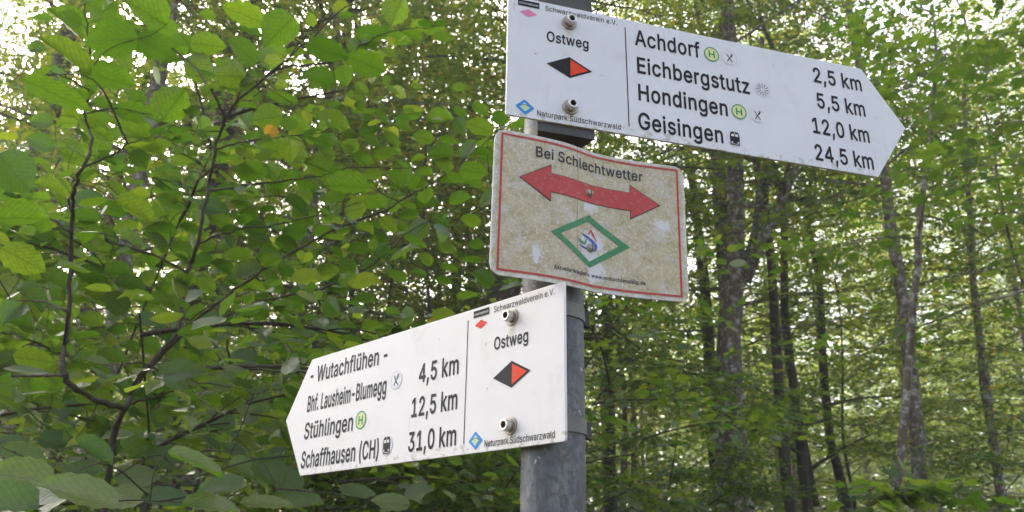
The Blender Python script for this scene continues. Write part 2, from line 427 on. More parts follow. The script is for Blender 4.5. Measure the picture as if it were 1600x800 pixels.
def multi(name, polys, parent, mat, dy):
    V = []; F = []
    for p in polys:
        a = sum(p[i][0] * p[(i + 1) % len(p)][1] - p[(i + 1) % len(p)][0] * p[i][1] for i in range(len(p)))
        if a < 0: p = p[::-1]
        F.append(list(range(len(V), len(V) + len(p)))); V += [(x * 1e-3, -dy * 1e-3, z * 1e-3) for x, z in p]
    me = bpy.data.meshes.new(name); me.from_pydata(V, [], F); me.update(); return link(name, me, parent, mat)

# outlines of the grotesque letters used on the signs: advance width, then closed loops of x, y; two stroke weights
GLYPHS = json.loads('''{
"bold":{
"(":[273,[[178,-111,170,-109,165,-105,134,-46,108,15,95,59,81,122,75,171,74,209,76,263,91,353,105,407,125,465,152,525,164,546,172,552,181,554,233,554,246,549,250,537,209,435,194,389,181,341,174,302,168,254,166,180,172,128,189,59,206,11,250,-94,246,-106,233,-112]]],
")":[273,[[37,-111,25,-105,23,-91,69,14,90,80,101,129,105,162,107,233,99,302,84,372,57,458,25,531,23,539,28,550,40,554,96,554,103,552,109,548,133,501,157,443,169,404,185,341,195,276,198,243,198,170,191,111,172,39,148,-27,111,-102,105,-108,94,-112]]],
",":[188,[[38,-134,27,-129,23,-119,55,78,59,82,70,86,133,86,143,83,149,78,151,67,97,-125,92,-131,82,-135]]],
"-":[453,[[114,173,103,178,98,190,98,242,102,253,108,257,117,259,333,259,345,256,350,250,352,241,352,190,348,179,342,174,333,172]]],
".":[188,[[83,-18,64,-10,45,7,36,31,36,52,45,76,60,91,80,100,103,102,116,98,128,92,145,77,154,58,156,34,152,20,146,8,134,-5,122,-13,107,-18]]],
"0":[453,[[203,-21,161,-10,125,9,92,40,75,65,61,92,52,116,38,175,34,215,34,295,41,350,55,401,73,440,94,470,124,499,156,517,200,529,243,531,290,520,320,505,351,480,368,460,378,443,392,416,401,392,415,334,419,292,419,215,412,158,401,116,392,92,378,65,361,40,329,10,315,0,293,-10,249,-21],[209,67,243,66,255,69,279,84,294,101,308,125,317,151,325,187,329,235,329,272,326,311,320,347,309,380,299,401,284,421,258,439,234,445,210,444,189,436,171,422,156,403,145,383,133,347,127,311,124,275,124,235,127,197,132,169,142,133,154,109,173,85,189,74]]],
"1":[453,[[76,-15,65,-10,60,2,60,53,62,60,67,66,79,70,193,70,197,72,197,416,195,419,190,416,96,346,85,344,75,348,71,360,71,423,73,432,82,443,192,522,201,524,273,524,282,522,288,518,291,506,291,72,295,70,387,70,399,66,403,62,405,53,405,3,403,-6,399,-12,387,-16]]],
"2":[453,[[64,-15,53,-10,48,2,48,45,52,56,243,260,271,292,298,335,305,359,305,383,303,393,295,411,276,431,258,440,246,443,210,445,184,437,171,428,159,417,148,398,143,380,142,363,140,356,136,351,124,347,69,347,57,352,51,365,53,392,62,428,74,452,98,482,123,501,159,519,204,530,244,530,277,524,300,516,321,506,344,489,366,465,382,437,390,416,396,383,396,362,390,327,382,306,370,282,345,246,302,195,204,93,187,72,385,71,394,69,400,65,404,54,404,3,402,-6,397,-12,385,-16]]],
"3":[453,[[193,-21,175,-18,140,-9,104,8,83,22,59,47,42,76,31,112,30,130,34,142,47,147,106,147,115,145,121,140,128,115,134,103,143,90,164,75,197,66,239,66,256,69,284,83,302,101,308,112,313,128,313,161,305,185,289,207,268,221,244,229,226,232,161,232,152,234,146,239,142,250,142,298,146,308,255,434,251,436,74,436,65,438,59,443,55,454,55,505,57,514,62,520,74,523,368,523,377,521,383,517,387,506,387,463,383,452,257,307,259,304,305,293,328,283,352,267,379,238,397,205,408,161,408,130,400,94,388,67,372,43,350,21,325,3,305,-6,262,-18,241,-21]]],
"4":[453,[[283,-15,272,-10,267,2,266,89,43,89,34,91,28,96,24,107,24,170,29,183,269,519,282,524,340,524,353,519,357,506,357,180,361,178,411,178,423,173,428,161,428,107,424,96,418,91,409,89,358,88,357,2,352,-11,340,-16],[141,179,267,179,267,355,229,305,141,182]]],
"5":[453,[[197,-21,167,-15,141,-6,106,14,82,37,64,62,51,95,46,118,46,128,49,139,54,143,63,145,119,145,128,143,135,137,141,115,150,98,171,78,189,69,204,66,239,66,260,72,273,80,290,95,299,107,311,139,313,151,311,187,300,215,285,235,264,251,239,261,209,262,182,257,161,250,137,234,126,231,72,237,62,240,55,245,52,256,82,514,87,520,99,523,362,523,371,521,377,517,380,505,380,454,377,443,371,438,362,436,168,436,165,435,163,431,153,332,200,346,219,349,239,349,281,341,299,335,323,323,339,312,362,289,383,259,398,221,406,182,404,133,393,92,372,53,347,25,321,5,297,-7,275,-15,243,-21]]],
":":[188,[[83,-18,64,-10,45,7,36,31,36,52,45,76,60,91,80,100,103,102,116,98,128,92,145,77,154,58,156,34,152,20,146,8,134,-5,122,-13,107,-18],[86,257,62,266,44,284,36,307,36,326,44,349,57,364,79,374,104,376,118,373,130,367,143,355,152,338,156,325,156,308,146,283,130,266,104,256]]],
"A":[480,[[16,-15,9,-13,4,-9,1,0,2,6,187,515,193,521,204,524,273,524,283,522,291,512,472,18,477,2,475,-7,469,-13,459,-16,397,-16,385,-11,380,-3,337,119,333,127,148,127,143,123,96,-9,90,-13,82,-16],[177,215,301,215,240,400,236,396,201,285,176,218]]],
"B":[456,[[60,-15,49,-10,44,3,44,506,48,518,54,522,63,524,255,524,282,521,309,515,347,498,374,476,392,453,404,428,412,396,413,363,404,321,388,294,374,280,356,267,383,250,401,231,413,215,426,185,433,153,433,122,425,86,416,65,401,42,377,19,347,3,306,-10,278,-14,245,-16],[141,72,243,71,270,73,290,76,309,84,328,99,338,119,340,149,333,170,325,183,311,197,291,209,276,214,267,215,141,215],[141,300,237,299,264,303,287,312,307,329,318,350,320,359,320,386,314,404,307,414,294,425,282,431,264,436,251,437,141,437]]],
"C":[510,[[267,-22,241,-21,216,-17,168,-1,128,22,93,54,65,92,44,137,33,175,26,223,26,287,32,329,38,353,50,386,65,416,79,437,92,454,115,477,148,500,193,520,225,528,249,531,286,531,334,521,369,509,405,488,437,460,460,427,475,395,488,350,483,338,471,333,412,333,403,335,395,343,381,380,363,405,346,418,325,430,304,437,285,441,241,439,211,430,192,419,174,406,162,395,146,373,130,337,120,296,118,254,120,212,133,164,146,137,162,115,192,89,216,77,247,69,289,69,306,72,336,84,367,109,379,127,390,149,394,164,400,172,412,175,471,175,481,172,486,166,488,157,483,136,465,91,447,62,418,31,390,11,360,-4,312,-18]]],
"E":[419,[[60,-15,49,-10,44,3,44,506,48,518,54,522,63,524,368,524,380,521,384,516,386,507,386,456,383,444,377,439,368,437,141,436,141,302,351,301,360,299,366,294,370,284,370,233,365,219,353,214,141,213,140,75,141,72,144,71,371,71,380,69,386,65,389,54,389,3,386,-9,380,-14,371,-16]]],
"G":[520,[[241,-21,196,-12,171,-3,144,11,117,30,89,58,77,73,52,118,34,173,26,221,26,287,32,329,40,359,50,388,76,434,93,457,111,474,133,491,153,503,192,520,232,529,286,531,316,526,357,514,390,497,420,475,448,445,468,413,484,371,489,352,487,344,483,338,472,334,412,334,402,337,395,343,382,373,366,397,349,414,334,424,306,436,280,441,250,441,217,433,193,421,175,408,163,396,146,373,130,337,120,296,118,254,120,212,133,164,146,137,162,115,191,89,220,75,238,70,270,68,291,69,307,72,333,81,354,95,372,113,387,137,396,161,399,182,396,184,286,184,274,188,269,194,267,202,267,254,272,266,285,271,474,271,483,269,489,265,492,254,492,175,483,128,466,88,443,53,411,23,379,3,340,-12,295,-21]]],
"H":[517,[[60,-15,49,-10,44,3,44,506,48,518,54,522,62,524,122,524,134,521,138,515,140,506,141,305,374,304,376,305,377,308,377,506,379,515,384,521,395,524,453,524,465,521,470,515,472,506,472,3,468,-9,462,-14,455,-16,396,-16,384,-12,379,-6,377,3,376,216,144,217,141,216,140,213,140,3,138,-6,134,-12,123,-16]]],
"L":[393,[[60,-15,49,-10,44,3,44,507,49,519,62,524,123,524,136,519,140,506,140,74,144,71,357,71,366,69,372,65,376,54,376,2,371,-10,359,-16]]],
"O":[533,[[240,-21,196,-12,153,6,112,34,80,70,64,95,50,122,34,173,26,221,26,287,32,329,38,353,51,387,64,413,81,439,115,477,148,500,193,520,234,529,286,531,316,526,346,518,381,503,400,491,424,472,456,436,469,415,483,388,492,364,501,329,507,287,507,223,501,179,492,145,483,121,469,94,456,73,429,40,390,11,343,-10,292,-21],[245,70,286,69,304,72,334,84,360,102,378,122,394,149,408,185,414,224,414,284,411,308,402,343,388,371,371,395,357,409,336,424,303,437,283,441,252,441,226,436,198,424,174,407,157,388,145,370,134,349,125,320,119,283,119,227,122,203,130,172,145,139,169,107,192,89,216,77]]],
"S":[447,[[194,-23,148,-14,121,-4,87,15,61,39,45,62,32,92,24,125,24,135,28,146,34,150,43,152,101,152,110,150,118,143,126,110,133,99,152,82,163,76,190,67,212,64,235,64,259,67,280,73,307,90,320,105,328,119,331,134,329,155,322,168,314,176,289,192,250,206,152,234,110,253,86,269,67,287,50,314,39,348,37,387,47,426,60,453,69,465,91,487,112,501,143,516,182,527,203,530,253,530,293,522,322,512,353,494,382,467,395,449,409,419,415,392,415,380,412,369,407,365,398,362,341,362,332,364,325,371,320,390,311,408,299,421,289,428,271,437,254,442,206,443,175,435,148,417,132,393,130,384,132,359,139,348,146,340,172,323,215,307,317,278,340,267,373,247,395,224,404,212,413,194,423,156,423,123,413,84,401,60,386,38,371,23,353,10,317,-8,280,-19,251,-23]]],
"W":[686,[[156,-15,144,-9,137,9,4,498,2,507,6,519,19,524,79,524,90,522,95,516,193,138,292,515,298,521,309,524,376,524,388,521,396,507,492,137,499,161,589,515,595,521,606,524,667,524,679,520,684,507,682,498,546,2,540,-10,528,-16,459,-16,450,-14,443,-9,343,358,243,-6,238,-12,228,-16]]],
"a":[389,[[159,-24,131,-22,93,-11,66,5,44,24,26,55,17,81,16,125,21,147,30,168,38,180,60,200,89,215,110,222,144,230,242,242,257,247,260,252,258,281,252,293,240,305,230,311,209,316,171,314,150,306,137,298,125,287,110,263,99,260,36,277,30,282,27,293,39,321,53,342,75,362,98,377,128,389,161,397,173,398,228,397,269,386,302,368,324,345,344,308,352,269,352,2,347,-10,335,-16,279,-16,272,-14,266,-9,261,11,260,11,243,-2,222,-12,189,-22],[169,60,189,61,212,67,231,80,245,93,257,113,260,125,260,166,152,149,131,141,115,131,107,113,107,95,114,81,135,66,155,61]]],
"b":[424,[[206,-22,181,-16,161,-7,142,6,130,18,127,16,125,-5,118,-13,109,-15,55,-15,44,-11,39,-5,37,4,37,505,41,517,47,522,56,524,112,524,121,521,125,517,129,505,130,362,169,388,202,398,241,399,281,391,302,384,322,373,334,365,358,341,377,312,392,276,403,226,405,166,400,133,392,102,385,81,373,58,358,37,334,12,317,1,296,-10,280,-16,250,-22],[208,63,229,62,251,67,263,73,282,88,295,106,301,118,309,144,313,175,313,202,309,235,302,256,293,274,283,288,262,306,248,312,229,315,212,315,193,312,176,304,161,293,146,273,140,261,132,237,129,216,128,189,130,151,138,121,146,106,156,91,175,74,190,67]]],
"c":[396,[[207,-23,175,-21,132,-8,101,9,81,25,66,42,49,67,37,91,29,112,20,160,20,214,25,246,37,285,58,324,88,357,115,376,147,390,181,398,219,399,244,396,277,387,309,372,325,360,344,342,363,315,375,286,377,279,375,271,367,263,306,248,297,250,291,255,280,277,265,296,244,309,228,314,198,315,175,310,159,301,141,286,130,270,116,237,113,219,111,205,113,156,122,121,130,106,148,83,166,70,183,63,207,61,223,62,241,67,265,81,280,99,292,126,298,130,306,132,369,115,375,111,377,102,369,75,358,55,347,39,316,10,294,-4,268,-14,232,-22]]],
"d":[424,[[195,-23,175,-22,145,-16,105,2,85,17,72,30,52,58,38,85,31,106,20,160,20,217,26,253,35,285,50,316,62,334,88,362,106,375,144,391,186,399,208,399,231,396,249,391,270,381,295,362,296,505,299,517,304,521,313,524,369,524,378,522,384,517,387,505,387,4,385,-5,381,-11,370,-15,316,-15,307,-13,299,-5,297,16,295,18,276,1,249,-14,217,-22],[194,63,214,62,240,68,256,78,269,91,279,106,286,123,293,142,297,175,297,204,294,229,282,268,265,291,255,300,232,312,214,315,196,315,174,310,157,301,141,287,128,270,121,253,116,238,111,210,111,171,114,148,128,109,141,90,157,76,169,68]]],
"e":[404,[[211,-23,177,-21,136,-10,106,5,86,21,58,52,37,90,25,130,20,162,20,216,26,252,38,289,60,327,85,356,112,375,145,390,171,396,195,399,231,398,261,391,297,376,323,358,348,331,367,297,381,250,386,216,386,172,384,163,379,157,369,153,114,152,114,139,121,118,137,93,160,73,178,65,193,62,231,62,256,70,276,84,286,99,294,114,303,119,313,119,370,105,376,100,379,88,367,58,350,33,322,9,289,-10,270,-16,237,-22],[114,237,288,236,291,238,286,259,277,277,261,297,246,307,234,312,214,315,198,315,172,310,160,304,141,290,122,264,115,244]]],
"f":[254,[[81,-15,70,-10,65,3,65,309,62,311,8,311,-5,317,-10,330,-10,375,-8,384,-3,390,8,394,65,395,67,449,73,474,84,495,91,504,116,525,147,539,179,545,215,544,242,537,253,531,257,518,239,460,227,454,209,458,182,458,176,456,162,446,157,428,157,398,159,394,225,394,238,389,242,377,242,330,238,317,227,312,161,311,157,309,157,3,155,-6,150,-12,140,-16]]],
"g":[425,[[207,-166,169,-164,135,-156,94,-138,78,-126,51,-97,38,-76,37,-70,38,-62,42,-57,54,-50,90,-31,100,-27,112,-32,126,-48,146,-67,169,-78,186,-81,208,-82,228,-81,253,-75,279,-59,291,-40,296,-20,295,26,271,9,250,-1,219,-9,195,-10,165,-8,130,2,106,14,81,31,60,53,46,76,35,98,24,136,20,163,20,218,31,272,41,299,52,319,77,352,108,376,138,389,180,399,226,397,250,391,265,383,295,362,297,364,299,385,307,392,316,394,369,394,378,392,384,388,387,376,387,-19,381,-58,375,-77,361,-100,336,-127,324,-136,297,-150,274,-157,234,-165],[185,76,223,75,246,81,259,90,269,98,280,115,289,134,296,163,297,181,296,221,292,241,280,271,267,290,256,299,238,310,219,315,192,315,175,311,165,307,148,295,136,281,127,266,116,239,113,224,111,173,115,152,122,130,130,115,143,97,163,83]]],
"h":[410,[[53,-15,42,-10,37,3,37,507,42,519,55,524,112,524,124,519,129,507,130,364,152,380,185,393,209,398,257,397,295,386,322,369,343,347,358,320,369,284,372,260,372,2,367,-10,355,-16,298,-16,289,-13,284,-9,280,3,280,252,278,264,271,282,256,300,244,308,232,312,203,314,179,309,157,296,138,275,131,252,129,237,129,3,127,-6,122,-12,112,-16]]],
"i":[167,[[53,-15,42,-10,37,3,37,377,42,389,55,394,112,394,124,389,129,375,129,2,124,-10,112,-16],[76,429,52,438,37,451,30,462,27,474,27,492,33,510,50,528,65,536,89,539,116,530,130,516,139,498,141,476,131,452,121,441,100,430]]],
"k":[381,[[53,-15,42,-10,37,3,37,507,42,519,55,524,112,524,124,519,129,507,130,244,162,275,275,390,287,394,356,394,365,392,371,387,374,378,370,368,247,242,222,215,382,12,386,0,382,-11,370,-16,298,-16,286,-12,165,141,152,155,129,132,129,3,125,-9,121,-13,112,-16]]],
"l":[189,[[139,-17,119,-16,98,-11,83,-5,70,3,59,14,48,33,39,66,37,87,37,505,42,519,55,524,112,524,124,519,129,507,129,87,131,75,136,68,148,66,169,69,181,64,186,52,195,4,193,-5,185,-11,163,-16]]],
"m":[610,[[53,-15,42,-10,37,3,37,375,39,384,44,390,56,394,109,394,118,392,125,384,127,368,130,366,151,381,179,395,211,401,239,400,268,392,280,386,291,378,320,346,348,374,376,389,415,400,446,401,479,395,508,383,529,368,545,350,559,326,571,278,571,3,569,-6,565,-12,554,-16,499,-16,488,-12,483,-6,481,3,481,261,480,273,472,293,463,302,451,309,433,314,403,314,380,306,364,291,353,270,349,245,349,3,346,-9,340,-14,331,-16,277,-16,265,-11,259,3,259,266,257,278,247,296,232,308,215,314,187,314,173,311,154,300,138,281,130,260,129,246,129,3,127,-6,122,-12,112,-16]]],
"n":[410,[[53,-15,42,-10,37,3,37,375,41,387,46,391,55,394,109,394,118,392,125,384,127,365,130,363,139,371,164,386,185,393,208,398,247,398,265,395,287,389,311,377,334,358,349,338,359,317,370,275,372,260,372,3,368,-9,364,-13,355,-16,299,-16,289,-13,283,-7,280,3,280,252,278,264,271,282,256,300,244,308,232,312,203,314,179,309,157,296,138,275,131,252,129,237,129,3,127,-6,122,-12,112,-16]]],
"o":[415,[[207,-23,175,-21,132,-8,101,9,81,25,66,42,49,67,37,91,29,112,20,160,20,214,25,246,37,285,58,324,88,357,115,376,147,390,181,398,219,399,264,391,295,379,328,357,351,333,366,310,378,286,385,265,395,220,396,174,390,130,376,87,361,58,337,27,315,8,285,-8,241,-21],[188,63,207,61,232,63,252,71,264,80,285,105,292,120,302,153,303,211,297,243,291,259,285,271,270,291,250,306,228,314,214,315,187,314,172,309,151,296,136,279,124,258,116,237,113,219,111,168,116,139,124,118,136,97,150,81,168,69]]],
"r":[259,[[53,-15,42,-10,37,3,37,375,40,386,44,390,55,394,110,394,118,392,124,387,128,369,130,369,149,383,161,389,191,398,226,400,250,396,255,390,258,380,258,324,253,312,242,308,199,311,169,303,154,293,144,284,132,263,129,245,129,3,126,-7,122,-12,112,-16]]],
"s":[365,[[182,-23,147,-21,113,-13,86,-1,72,9,52,27,39,45,30,63,22,91,25,103,32,108,93,121,102,118,107,114,118,87,126,78,146,65,168,60,197,60,219,65,237,75,251,91,253,97,252,112,245,124,234,132,221,138,141,157,113,166,87,178,73,187,61,198,46,217,39,234,34,252,32,288,40,318,53,340,71,360,89,373,125,390,159,398,198,399,231,395,261,385,279,376,302,359,323,331,332,313,338,294,335,282,324,275,270,263,257,269,242,295,225,310,207,317,179,318,156,313,141,306,133,300,129,294,124,282,126,264,138,252,153,244,260,216,293,201,308,190,327,169,339,147,346,120,346,96,341,72,329,45,320,32,294,9,265,-8,246,-14,207,-22]]],
"t":[227,[[168,-19,132,-15,105,-6,81,10,66,31,55,55,50,79,50,310,47,312,9,312,0,314,-6,319,-10,329,-10,377,-5,389,8,394,50,395,50,469,55,481,68,486,123,486,134,482,138,476,140,469,141,395,201,394,213,390,218,377,218,329,213,316,201,312,144,312,140,310,140,101,142,80,149,70,158,66,171,64,200,69,212,64,216,58,227,7,224,-7,218,-12,194,-18]]],
"u":[410,[[160,-19,121,-8,88,11,72,27,63,39,47,75,40,102,37,142,37,375,40,385,46,391,56,393,112,393,121,391,125,387,129,375,129,135,132,112,143,91,161,74,181,66,208,65,235,71,256,84,268,100,279,126,280,135,280,375,283,385,287,390,298,393,353,393,364,391,369,385,372,375,372,4,369,-6,365,-11,355,-15,302,-15,293,-13,285,-5,283,16,281,18,257,-1,230,-13,202,-19]]],
"w":[567,[[139,-15,127,-9,119,12,12,363,9,377,14,389,26,394,83,394,94,391,100,386,170,137,237,381,244,390,256,394,313,394,322,392,328,387,356,291,395,144,398,138,468,387,475,392,484,394,542,394,555,389,559,377,554,359,448,11,439,-11,427,-16,371,-16,362,-14,356,-9,284,244,211,-9,206,-13,197,-16]]],
"z":[380,[[42,-15,31,-10,26,2,26,44,30,54,224,306,221,308,51,308,42,310,36,315,32,326,32,377,36,387,42,392,51,394,329,394,341,390,345,384,347,375,347,332,344,321,156,74,159,71,335,71,344,69,350,65,353,54,353,2,350,-9,344,-14,335,-16]]],
"ü":[410,[[160,-19,121,-8,88,11,72,27,63,39,47,75,40,102,37,142,37,375,40,385,46,391,56,393,112,393,121,391,125,387,129,375,129,135,132,112,143,91,161,74,181,66,208,65,235,71,256,84,268,100,279,126,280,135,280,375,283,385,287,390,298,393,353,393,364,391,369,385,372,375,372,4,369,-6,365,-11,355,-15,302,-15,293,-13,285,-5,283,16,281,18,257,-1,230,-13,202,-19],[127,428,103,437,90,448,81,465,78,487,83,505,89,517,97,525,116,535,142,537,164,529,176,519,184,505,187,495,187,474,179,453,164,438,139,428],[271,428,247,437,232,451,225,462,222,474,222,492,231,516,242,526,260,535,286,537,305,531,322,516,331,492,331,474,325,456,310,439,295,431,281,428]]]},
"light":{
".":[188,[[94,-7,74,-3,56,12,48,28,46,41,48,55,53,65,67,81,85,89,104,90,121,83,136,70,144,52,144,32,137,16,128,4,113,-4]]],
"N":[523,[[59,-3,56,2,57,510,62,512,134,512,140,509,356,170,398,98,395,156,395,509,401,512,464,512,466,507,465,-2,461,-4,389,-4,384,-2,207,276,128,410,125,412,128,317,128,0,123,-4]]],
"S":[447,[[223,-12,182,-10,152,-3,112,13,88,29,64,55,47,83,36,123,37,138,41,140,106,140,117,102,125,91,145,73,173,60,191,55,214,52,235,52,257,55,284,63,313,79,322,88,332,102,340,119,343,135,340,159,331,176,322,185,296,201,254,216,157,244,118,262,94,278,70,303,57,326,49,356,49,389,57,422,72,450,98,478,119,492,148,506,181,515,202,518,254,518,289,512,314,503,337,491,355,477,376,456,394,427,403,393,403,376,398,374,337,375,323,411,307,430,296,437,275,447,253,454,206,455,170,446,158,440,139,426,128,410,119,386,118,366,122,354,130,340,139,331,166,313,211,297,313,267,332,258,365,238,386,216,395,204,403,189,411,158,411,122,403,89,392,68,378,47,350,23,320,6,295,-3,254,-11]]],
"V":[480,[[204,-3,200,0,196,12,26,471,14,504,14,510,19,512,82,512,88,509,193,213,241,69,278,183,391,509,397,512,463,512,465,507,463,500,282,0,276,-4]]],
"a":[389,[[158,-12,129,-10,98,0,73,14,53,32,37,57,29,80,26,108,28,128,33,147,45,170,60,185,75,195,101,207,128,215,161,221,240,230,264,238,272,249,272,272,269,285,261,300,248,314,234,321,207,328,173,326,140,314,129,307,116,294,104,274,99,271,41,288,38,293,48,314,62,335,84,354,105,368,132,378,170,386,230,385,272,372,296,358,315,338,333,303,340,270,340,0,335,-4,276,-3,274,0,273,44,248,16,221,0,191,-10],[154,50,188,49,203,52,228,63,248,78,260,95,267,110,272,126,272,181,221,170,179,166,141,158,120,149,107,138,100,129,95,113,95,96,102,78,111,67,122,60,135,54]]],
"c":[396,[[205,-11,174,-9,136,2,109,17,84,39,62,67,44,103,33,147,30,187,35,238,46,277,64,312,79,332,111,360,129,370,147,378,180,386,220,387,246,384,273,376,301,363,316,352,335,334,349,315,363,286,364,276,310,260,303,260,286,289,271,306,249,319,226,326,213,327,189,326,171,321,151,310,132,294,121,277,106,241,101,217,99,204,101,157,106,135,119,102,134,81,150,67,172,55,193,50,229,51,253,59,267,67,286,87,303,120,360,106,366,102,358,78,343,54,309,19,286,5,264,-4,234,-10]]],
"d":[424,[[193,-11,174,-10,150,-5,112,11,81,38,61,66,49,90,41,111,32,159,30,189,32,219,38,255,46,280,59,309,71,327,97,354,114,366,135,376,162,384,184,387,208,387,244,381,262,372,280,359,307,327,308,510,313,512,373,511,375,507,375,0,370,-3,311,-2,309,3,309,53,276,16,256,2,244,-4,226,-9],[195,51,223,51,244,58,262,69,278,84,288,99,297,118,305,144,309,177,309,202,306,228,301,249,291,276,273,300,253,315,237,322,213,327,187,326,162,318,142,305,132,294,119,277,110,258,104,237,99,208,99,172,102,150,110,123,124,94,141,73,159,61,178,53]]],
"e":[404,[[210,-11,175,-9,133,4,109,18,78,45,59,72,44,103,33,147,30,187,33,229,46,277,59,306,80,334,107,358,137,375,169,384,193,387,219,387,256,381,289,367,315,350,339,324,357,292,369,252,374,217,374,169,370,165,100,164,101,150,106,127,112,111,122,93,138,75,152,64,178,53,195,50,229,50,258,58,276,69,285,77,295,91,303,105,307,108,367,93,367,87,361,72,348,49,328,27,310,14,285,1,265,-5,238,-10],[100,225,301,224,305,226,303,241,297,264,283,289,269,306,253,316,234,324,199,327,168,321,153,313,132,297,110,265,101,237]]],
"h":[410,[[52,-3,49,2,49,509,53,512,113,512,117,507,118,331,145,361,169,375,206,386,250,386,283,378,308,365,328,347,347,315,357,285,360,261,360,0,355,-4,298,-4,293,-1,292,251,289,269,280,290,263,309,248,318,236,323,205,326,175,320,150,306,136,293,129,282,122,263,117,236,116,-1,112,-4]]],
"i":[167,[[52,-3,49,2,49,378,53,382,113,382,117,377,117,0,112,-4],[74,441,59,447,42,464,37,483,39,494,46,509,62,522,79,527,91,527,109,521,122,507,129,492,129,474,122,459,109,447,94,440]]],
"k":[381,[[52,-3,49,2,49,509,53,512,113,512,117,507,118,216,122,218,282,381,358,382,362,380,361,374,206,216,373,5,375,0,370,-4,296,-4,292,-2,154,172,117,138,116,-1,112,-4]]],
"l":[189,[[137,-5,103,-1,89,4,77,12,68,22,60,34,51,64,49,85,49,507,53,512,113,512,117,508,117,88,122,66,128,59,137,56,169,57,173,55,184,4,181,-1,173,-3]]],
"n":[410,[[52,-3,49,2,50,380,55,382,113,381,115,377,116,329,146,362,169,375,197,385,250,386,283,378,304,368,325,350,340,330,349,312,358,276,360,261,359,-1,355,-4,298,-4,293,-1,292,251,289,269,280,290,263,309,248,318,236,323,205,326,175,320,150,306,136,293,129,282,122,263,117,236,116,-1,112,-4]]],
"p":[424,[[52,-146,49,-141,50,379,55,381,113,381,115,376,116,325,146,360,167,375,185,382,215,387,242,387,277,381,301,372,326,356,355,325,374,292,386,255,393,214,393,165,386,123,373,82,350,46,325,21,310,10,289,-1,251,-10,229,-12,208,-10,178,-2,149,15,118,51,116,-144,112,-147],[210,51,227,50,256,56,271,64,291,81,304,99,311,114,319,138,325,177,325,201,321,234,313,261,302,282,294,294,269,315,253,322,227,327,214,327,188,322,169,313,149,297,137,280,129,265,120,235,117,214,118,153,128,117,138,96,148,83,167,65,185,56]]],
"r":[259,[[52,-3,49,2,50,380,55,382,113,381,115,378,116,335,140,362,169,380,199,388,244,386,246,381,246,324,244,320,202,323,172,317,158,311,146,302,135,291,126,278,122,267,117,243,117,0,112,-4]]],
"s":[365,[[180,-11,156,-10,117,-2,93,8,79,18,61,34,48,52,40,67,34,93,38,98,95,109,98,106,109,79,117,69,141,55,170,48,195,48,224,55,245,66,260,84,265,97,265,109,258,126,251,135,225,148,135,170,95,187,80,197,62,215,52,231,46,250,44,288,48,304,58,328,78,351,96,364,129,379,158,386,200,387,245,379,272,367,282,360,295,349,314,324,324,301,326,289,320,286,275,275,267,275,250,304,233,319,213,327,180,330,152,324,134,315,125,307,117,297,112,280,115,261,124,247,149,233,255,205,285,192,300,181,318,162,329,142,334,121,334,94,330,76,320,52,311,39,287,17,260,3,242,-4,209,-10]]],
"t":[227,[[167,-7,131,-3,107,6,86,22,70,47,62,79,62,322,59,324,6,324,2,328,2,377,4,382,59,382,62,385,62,469,66,474,123,474,128,472,129,383,203,382,206,379,206,329,204,325,132,324,128,322,128,103,132,76,139,64,152,56,171,53,198,57,204,55,215,8,215,0,204,-4]]],
"u":[410,[[181,-8,160,-7,137,-2,103,14,80,35,72,46,60,70,52,100,49,141,50,379,55,381,112,381,116,379,117,136,122,108,134,83,154,65,182,54,206,53,232,58,251,67,263,75,277,93,289,120,292,136,293,379,298,381,358,381,360,376,359,0,355,-3,297,-2,295,3,295,53,282,36,266,20,250,8,230,-1,214,-5]]],
"v":[389,[[163,-3,159,0,138,54,18,366,15,380,20,382,82,382,88,378,172,147,196,73,222,161,302,380,307,382,371,381,373,377,370,366,229,-1,224,-4]]],
"w":[567,[[137,-3,129,17,23,368,21,377,23,381,85,382,91,378,149,170,170,86,172,89,201,210,248,377,251,381,314,382,320,378,364,221,397,86,400,93,423,189,476,378,482,382,542,382,547,380,547,375,544,363,431,-2,427,-4,370,-4,365,-1,309,194,284,290,202,-1,197,-4]]],
"z":[380,[[41,-3,38,2,39,47,248,318,245,320,47,321,44,326,45,380,50,382,333,381,335,377,335,328,132,62,135,59,339,59,341,54,341,-2,336,-4]]],
"ü":[410,[[181,-8,160,-7,137,-2,103,14,80,35,72,46,60,70,52,100,49,141,50,379,55,381,112,381,116,379,117,136,122,108,134,83,154,65,182,54,206,53,232,58,251,67,263,75,277,93,289,120,292,136,293,379,298,381,358,381,360,376,359,0,355,-3,297,-2,295,3,295,53,282,36,266,20,250,8,230,-1,214,-5],[125,440,106,449,95,462,90,477,91,496,98,510,110,520,122,525,143,525,157,520,170,507,175,495,175,472,167,455,157,446,139,440],[269,440,249,450,237,463,232,483,234,493,241,508,254,520,266,525,287,525,302,519,313,508,319,493,319,472,312,457,298,445,283,440]]]}}''')
